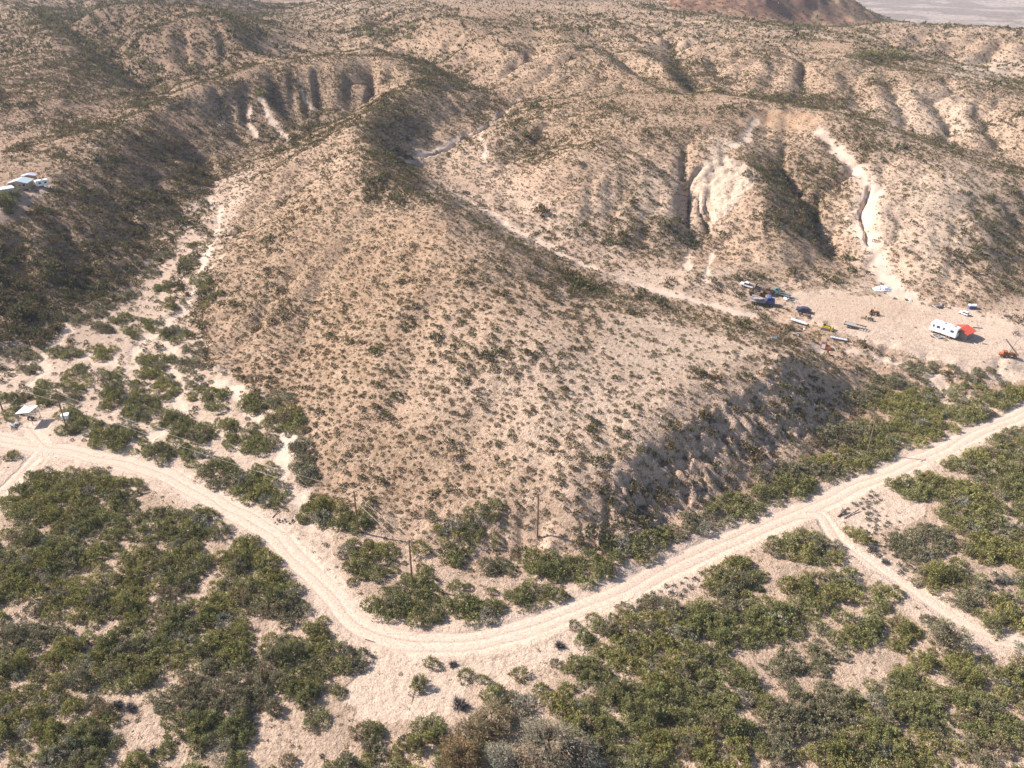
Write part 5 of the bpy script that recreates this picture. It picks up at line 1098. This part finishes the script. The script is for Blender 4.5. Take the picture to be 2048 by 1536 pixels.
scrap('scrap_pile', 'pale scrap boards by the fence posts right of the wrecks', 'scrap', 1588, 604, 1.2, [WHITE, STEEL], 5, 22, .4)
scrap('scrap_pile', 'low dark-purple junk heap between the wrecks and the blue sedan', 'scrap', 1567, 617, .9, [DARKM, STEEL], 6, 23, .6)
scrap('pallet_pile', 'grey pallets stacked at the back edge of the yard', 'pallets', 1876, 610, 1.9, [WOOD, STEEL, WOOD], 9, 24, .15)
scrap('debris_pile', 'pale debris at the back edge of the yard near the white SUV', 'scrap', 1895, 614, 1.7, [lambda: paint('pale_debris', (.5, .45, .4), .8, .2), WOOD], 8, 25, .3)
scrap('debris_pile', 'scattered pale rubbish behind the yard, right of the crumpled tarpaulin', 'scrap', 1818, 600, 1.3, [WHITE, WOOD], 5, 26, .3)
scrap('scrap_pile', 'blue and pale scrap in the scrub behind the hill crest', 'scrap', 1595, 670, 1.1, [BLUE, STEEL, WHITE], 5, 27, .5)
scrap('scrap_pile', 'dark scrap lying in the scrub above the blue scrap', 'scrap', 1602, 660, 1.0, [DARKM, WHITE], 4, 28, .3)
# axle frame, pipes, boards
loc, rz, s, tl = span((1599, 630), (1619, 636), 4.0); t = thing('axle_frame', 'bare rusty chassis with axles lying below the blue sedan', 'chassis', loc, rz, s, None, tl)
MB().box(0, -.35, .4, 4, .12, .14).box(0, .35, .4, 4, .12, .14).box(1.2, 0, .38, .12, .9, .12).box(-1.3, 0, .38, .12, .9, .12).build('rails', DARKM(), t); MB().box(.7, 0, .5, 1.0, .6, .4).build('engine', RUST(), t, .05)
for x in (-1.3, 1.6):
    MB().tube((x, -.7, .35), (x, .7, .35), .06).build('axle', RUST(), t)
    for y_ in (-.75, .75): wheel(t, x, y_, .35)
def plankset(name, label, cat, pa, pb, wd, h, mat, L0=6):
    loc, rz, s, tl = span(pa, pb, L0); t = thing(name, label, cat, loc, rz, s, None, tl); wd /= s; h /= s
    MB().box(0, 0, .3 / s, L0, wd, h).build('deck', mat, t, .03)
    m_ = MB()
    for q in range(6): m_.box(-L0 / 2 + .5 + q * (L0 - 1) / 5, 0, .3 / s + h, .12, wd, .06)
    m_.build('ribs', mat, t)
    for x in (-L0 * .3, L0 * .3): MB().box(x, 0, -.1, .2, wd * .8, .3 / s + .12).build('support', WOOD(), t)
    return t
plankset('metal_panels', 'long white metal panels lying below the blue sedan by the yard edge', 'panels', (1582, 641), (1612, 650), 1.1, .12, WHITE())
plankset('metal_panels', 'long pale pipe-like panels lying in the scrub below the yellow digger', 'panels', (1662, 676), (1692, 683), .7, .15, paint('pale_blue_metal', (.55, .60, .66), .5, .3))
loc, rz, s, tl = span((1690, 651), (1728, 661), 7.0); t = thing('flatbed_trailer', 'dark ladder-framed flatbed trailer in the open yard', 'trailer', loc, rz, s, None, tl)
m_ = MB().box(0, -1.0, .7, 7, .14, .25).box(0, 1.0, .7, 7, .14, .25)
for q in range(9): m_.box(-3.3 + q * .82, 0, .74, .12, 2.0, .12)
m_.build('frame', DARKM(), t); MB().box(-1.5, 0, .88, 3.2, 1.8, .06).build('deck', paint('grey_deck', (.30, .29, .28), .8, .2), t); MB().tube((3.4, 0, .7), (4.4, 0, .5), .08).build('tow_bar', DARKM(), t)
for x in (-1.9, -1.0):
    for y_ in (-1.15, 1.15): wheel(t, x, y_, .4)
# yellow digger
loc, rz, s, tl = span((1642, 657), (1664, 662), 4.6); t = thing('bulldozer', 'yellow tracked bulldozer with a dark canopy at the yard edge', 'bulldozer', loc, rz, s, None, tl)
for q in (-.75, .75):
    tr = MB().prof([(-1.6,.0),(-1.8,.35),(-1.5,.75),(1.3,.75),(1.6,.35),(1.4,0)], q - .22, q + .22).build('track', DARKM(), t)
MB().prof([(-1.5,.6),(-1.5,1.3),(-.2,1.35),(1.5,1.25),(1.6,.6)], -.5, .5).build('body', YELLOW(), t, .05); MB().box(-.7, 0, 1.3, .8, .8, .5).build('seat', TYRE(), t)
for x in (-1.2, 0):
    for y_ in (-.6, .6): MB().box(x, y_, 1.2, .08, .08, 1.3).build('canopy_post', YELLOW(), t)
MB().box(-.6, 0, 2.5, 1.7, 1.5, .1).build('canopy', paint('olive_canopy', (.14, .14, .07), .7, .2), t); MB().box(2.2, 0, .1, .15, 2.4, .9, 0, -.12).build('blade', YELLOW(), t)
MB().box(1.6, -.6, .35, 1.3, .12, .15).box(1.6, .6, .35, 1.3, .12, .15).build('blade_arm', YELLOW(), t); MB().tube((1.0, .25, 1.3), (1.0, .25, 1.9), .05).build('exhaust', RUST(), t)
# orange tractor
def tractor(label, pa, pb):
    loc, rz, s, tl = span(pa, pb, 3.6); t = thing('tractor', label, 'tractor', loc, rz, s, None, tl)
    MB().prof([(-.6,.7),(-.6,1.15),(.2,1.3),(1.6,1.2),(1.7,.7)], -.32, .32).build('hood', ORANGE(), t, .04); MB().box(-.8, 0, 1.0, .5, .5, .14).box(-1.05, 0, 1.1, .1, .5, .4).build('seat', TYRE(), t); MB().tube((-.2, 0, 1.2), (-.4, 0, 1.6), .03).build('steering_column', DARKM(), t)
    MB().tube((.9, .15, 1.2), (.9, .15, 1.9), .04).build('exhaust', DARKM(), t)
    for y_ in (-.75, .75): wheel(t, -.8, y_, .72, .35); MB().box(-.8, y_, 1.42, .9, .38, .06).build('fender', ORANGE(), t); wheel(t, 1.3, y_ * .85, .4, .22)
    MB().box(-1.8, 0, .3, .7, 1.4, .3).build('hitch', RUST(), t); return t
tractor('small orange tractor standing in the middle of the open yard', (1740, 629), (1757, 630))
loc, rz, s, tl = span((1738, 640), (1745, 642), 1.2); t = thing('plough', 'small dark implement standing in front of the orange tractor', 'implement', loc, rz, s, None, tl)
MB().box(0, 0, .3, 1.3, .8, .25).build('frame', DARKM(), t); MB().box(-.2, 0, .5, .2, .2, .9).build('mast', DARKM(), t)
for y_ in (-.4, .4): wheel(t, .3, y_, .3)
# orange rig with booms
loc, rz, s, tl = span((1998, 712), (2030, 716), 6.0); t = thing('drilling_rig', 'orange rig with a long dark boom raised over it at the right', 'drilling rig', loc, rz, s, None, tl)
MB().box(0, 0, .7, 5.6, 1.6, .35).build('chassis', ORANGE(), t, .04); MB().box(-1.2, 0, 1.05, 1.5, 1.4, .9).build('engine', ORANGE(), t, .06); MB().box(1.2, 0, 1.05, 1.0, 1.2, .5).build('winch', RUST(), t, .05)
MB().box(0, -.7, 1.05, 3.2, .1, .4).build('side_rail', RUST(), t)
for x in (-2.2, -.6, 2.2):
    for y_ in (-.85, .85): wheel(t, x, y_, .5, .3)
b_ = MB()
for y_, z_ in ((-.18, 0), (.18, 0), (0, .3)): b_.tube((3.6, y_, .4 + z_), (-2.6, y_, 5.6 + z_), .07, n=5)
for q in range(11):
    u0 = q / 11; u1 = (q + 1) / 11; P0 = (3.6 - 6.2 * u0, -.18, .4 + 5.2 * u0); P1 = (3.6 - 6.2 * u1, .18, .4 + 5.2 * u1); b_.tube(P0, P1, .04, n=4); b_.tube((3.6 - 6.2 * u0, 0, .7 + 5.2 * u0), P1, .04, n=4)
b_.build('boom', DARKM(), t); MB().tube((.2, 0, 1.2), (1.1, 0, 5.4), .1, .06).build('mast', paint('mast_brown', (.12, .08, .06), .8, .2), t); MB().tube((1.8, 0, 1.4), (3.2, 0, 3.3), .05).build('strut', RUST(), t)
# white tarpaulin heap, tank box, pipe, wrecks
x, y, z = hit(1766, 578); t = thing('tarpaulin_heap', 'large crumpled white tarpaulin heap behind the yard', 'tarpaulin', (x, y, z)); gx, gy = np.meshgrid(np.linspace(-1, 1, 30), np.linspace(-1, 1, 20)); rr2 = np.hypot(gx, gy)
zz = np.clip(1 - rr2 ** 2, -.05, 1) * .8 + (fbm(gx * 3, gy * 3, 3, 5) - .5) * 1.2 * np.clip(1.15 - rr2, 0, 1) + np.abs(np.sin(gx * 9 + gy * 4)) * .25 * np.clip(1.1 - rr2, 0, 1)
V = np.stack([gx * 2.7 * (1 + .2 * (vnoise(gx * 2, gy * 2, 3) - .5)), gy * 1.5, zz - .05], -1).reshape(-1, 3); i_ = np.arange(600).reshape(20, 30); F = np.stack([i_[:-1, :-1].ravel(), i_[:-1, 1:].ravel(), i_[1:, 1:].ravel(), i_[1:, :-1].ravel()], 1)
link('sheet', raw_mesh('sheet', V, F, [WHITE()]), t); MB().box(.6, -.7, .1, 1.4, .6, .5, .3).build('crate', paint('lilac_box', (.3, .3, .5), .6, .2), t); MB().box(-1.2, -.9, .1, .9, .1, .5, .2).build('board', WHITE(), t)
x, y, z = hit(1944, 617); t = thing('storage_box', 'white-topped box with a bright blue front behind the white SUV', 'container', (x, y, z), -.1); MB().box(0, 0, 0, 1.9, 1.1, .8).build('body', BLUE(), t, .03); MB().box(0, 0, .82, 2.0, 1.2, .35).build('lid', WHITE(), t, .04); MB().tube((-.5, 0, 1.17), (-.5, 0, 1.7), .1).build('vent_pipe', RUST(), t)
for pa, pb, r, lb, mt in [((1945,655.5),(1964,657),.14,'dark teal pipe lying right of the red-roofed shed',TEAL()),((2008,633),(2024,636),.3,'dark tyre-like object lying in the scrub at the right',DARKM()),((1964,688),(1974,689),.12,'grey pole lying on the ground above the orange rig',STEEL())]:
    a = hit(*pa); b = hit(*pb); tag(MB().tube((a[0], a[1], a[2] + r), (b[0], b[1], b[2] + r), r, n=8).build('pipe', mt), lb, 'pipe')
x, y, z = hit(1882, 673); scrap('junk_pile', 'dark motor parts and crates lined along the side of the motorhome', 'scrap', 1874, 673, 1.6, [DARKM, STEEL, DARKM], 8, 31, .3)
x, y, z = hit(1547, 676); t = thing('collapsed_shed', 'rusty collapsed frame with white sheets behind the hill crest', 'shed', (x, y, z), .4); 
for q in ((-1.2,-.8),(1.2,-.8),(1.2,.8),(-1.2,.8)): MB().tube((q[0], q[1], -.1), (q[0] * .8 + .3, q[1], 2.1), .09).build('post', RUST(), t)
for a_, b_2 in (((-.7,-.8,2.1),(1.26,-.8,2.1)),((1.26,-.8,2.1),(1.26,.8,2.1)),((-.7,.8,2.1),(1.26,.8,2.1)),((-1.2,-.8,.2),(1.2,-.8,2.0)),((-.7,-.8,2.1),(-.7,.8,2.1))): MB().tube(a_, b_2, .08).build('beam', RUST(), t)
MB().quad([(-.7, -.7, 2.1), (.2, -.7, 2.1), (.2, .6, 2.05), (-.7, .6, 1.9)], .06).build('roof_sheet', RUST(), t); MB().quad([(-1.5, -1.2, .1), (.2, -1.3, .05), (.1, -.8, .9), (-1.4, -.8, 1.0)], .05).build('white_sheet', WHITE(), t)
x, y, z = hit(1649, 697); t = thing('wrecked_cab', 'orange-rust wrecked cab with a white door in the scrub', 'wreck', (x, y, z), -.4); MB().prof([(-1,.1),(-.9,1.5),(.2,1.6),(.6,.9),(1.5,.8),(1.5,.1)], -.7, .7, .08).build('body', ORANGE(), t, .05); MB().quad([(-.8, -.76, .3), (.1, -.76, .3), (.1, -.7, 1.4), (-.8, -.7, 1.4)], .05).build('door', WHITE(), t); MB().box(-.4, 0, 1.56, 1.0, 1.0, .06).build('roof', DARKM(), t); MB().box(-1.05, 0, .5, .08, 1.1, .8).build('rear_panel', RUST(), t)
for nm, L, lb in (('wire_fence', [(1604,622),(1590,634),(1580,645)], 'short row of fence posts between the wrecks and the blue sedan'), ('wire_fence', [(1640,664),(1700,684),(1760,702),(1820,716),(1880,732),(1940,750),(2000,768),(2060,785)], 'long wire fence along the front of the cleared yard'),
                  ('wire_fence', [(1615,590),(1640,570),(1700,583),(1760,592)], 'wire fence along the back left corner of the yard')):
    WL = [hit(a, b) for a, b in L]; t = thing(nm, lb, 'fence', WL[0], 0, 1, 'fences round the yard'); m_ = MB(); prev = None; o0 = Vector(WL[0])
    for a, b in zip(WL[:-1], WL[1:]):
        n_ = max(1, int(math.hypot(b[0] - a[0], b[1] - a[1]) / 3.2))
        for q in range(n_):
            x = a[0] + (b[0] - a[0]) * q / n_; y = a[1] + (b[1] - a[1]) * q / n_; P = Vector((x, y, float(height(x, y)))) - o0; MB().tube(P - Vector((0, 0, .2)), P + Vector((random.Random(q).uniform(-.1, .1), 0, 1.5)), .06, n=5).build('post', WOOD(), t)
            if prev is not None:
                for hh in (.5, .95, 1.35): m_.tube(prev + Vector((0, 0, hh)), P + Vector((0, 0, hh)), .012, n=3)
            prev = P
    m_.build('wires', STEEL(), t)
# ------------------------------------------------------------------ air
hz = MB().box(0, 2500, -120, 9000, 7000, 700).build('haze', paint('haze_tmp', (1, 1, 1)))
m = bpy.data.materials.new('haze'); m.use_nodes = True; nt_ = m.node_tree
for n in list(nt_.nodes): nt_.nodes.remove(n)
o_ = nt_.nodes.new('ShaderNodeOutputMaterial'); pv_ = nt_.nodes.new('ShaderNodeVolumePrincipled'); pv_.inputs['Color'].default_value = (.80, .86, 1, 1); pv_.inputs['Density'].default_value = .00009
nt_.links.new(pv_.outputs[0], o_.inputs['Volume']); hz.data.materials.clear(); hz.data.materials.append(m); tag(hz, 'thin bluish haze in the air', 'haze', kind='stuff')
ordlabels('mesquite_bush', 'bush'); ordlabels('creosote_shrub', 'shrub')
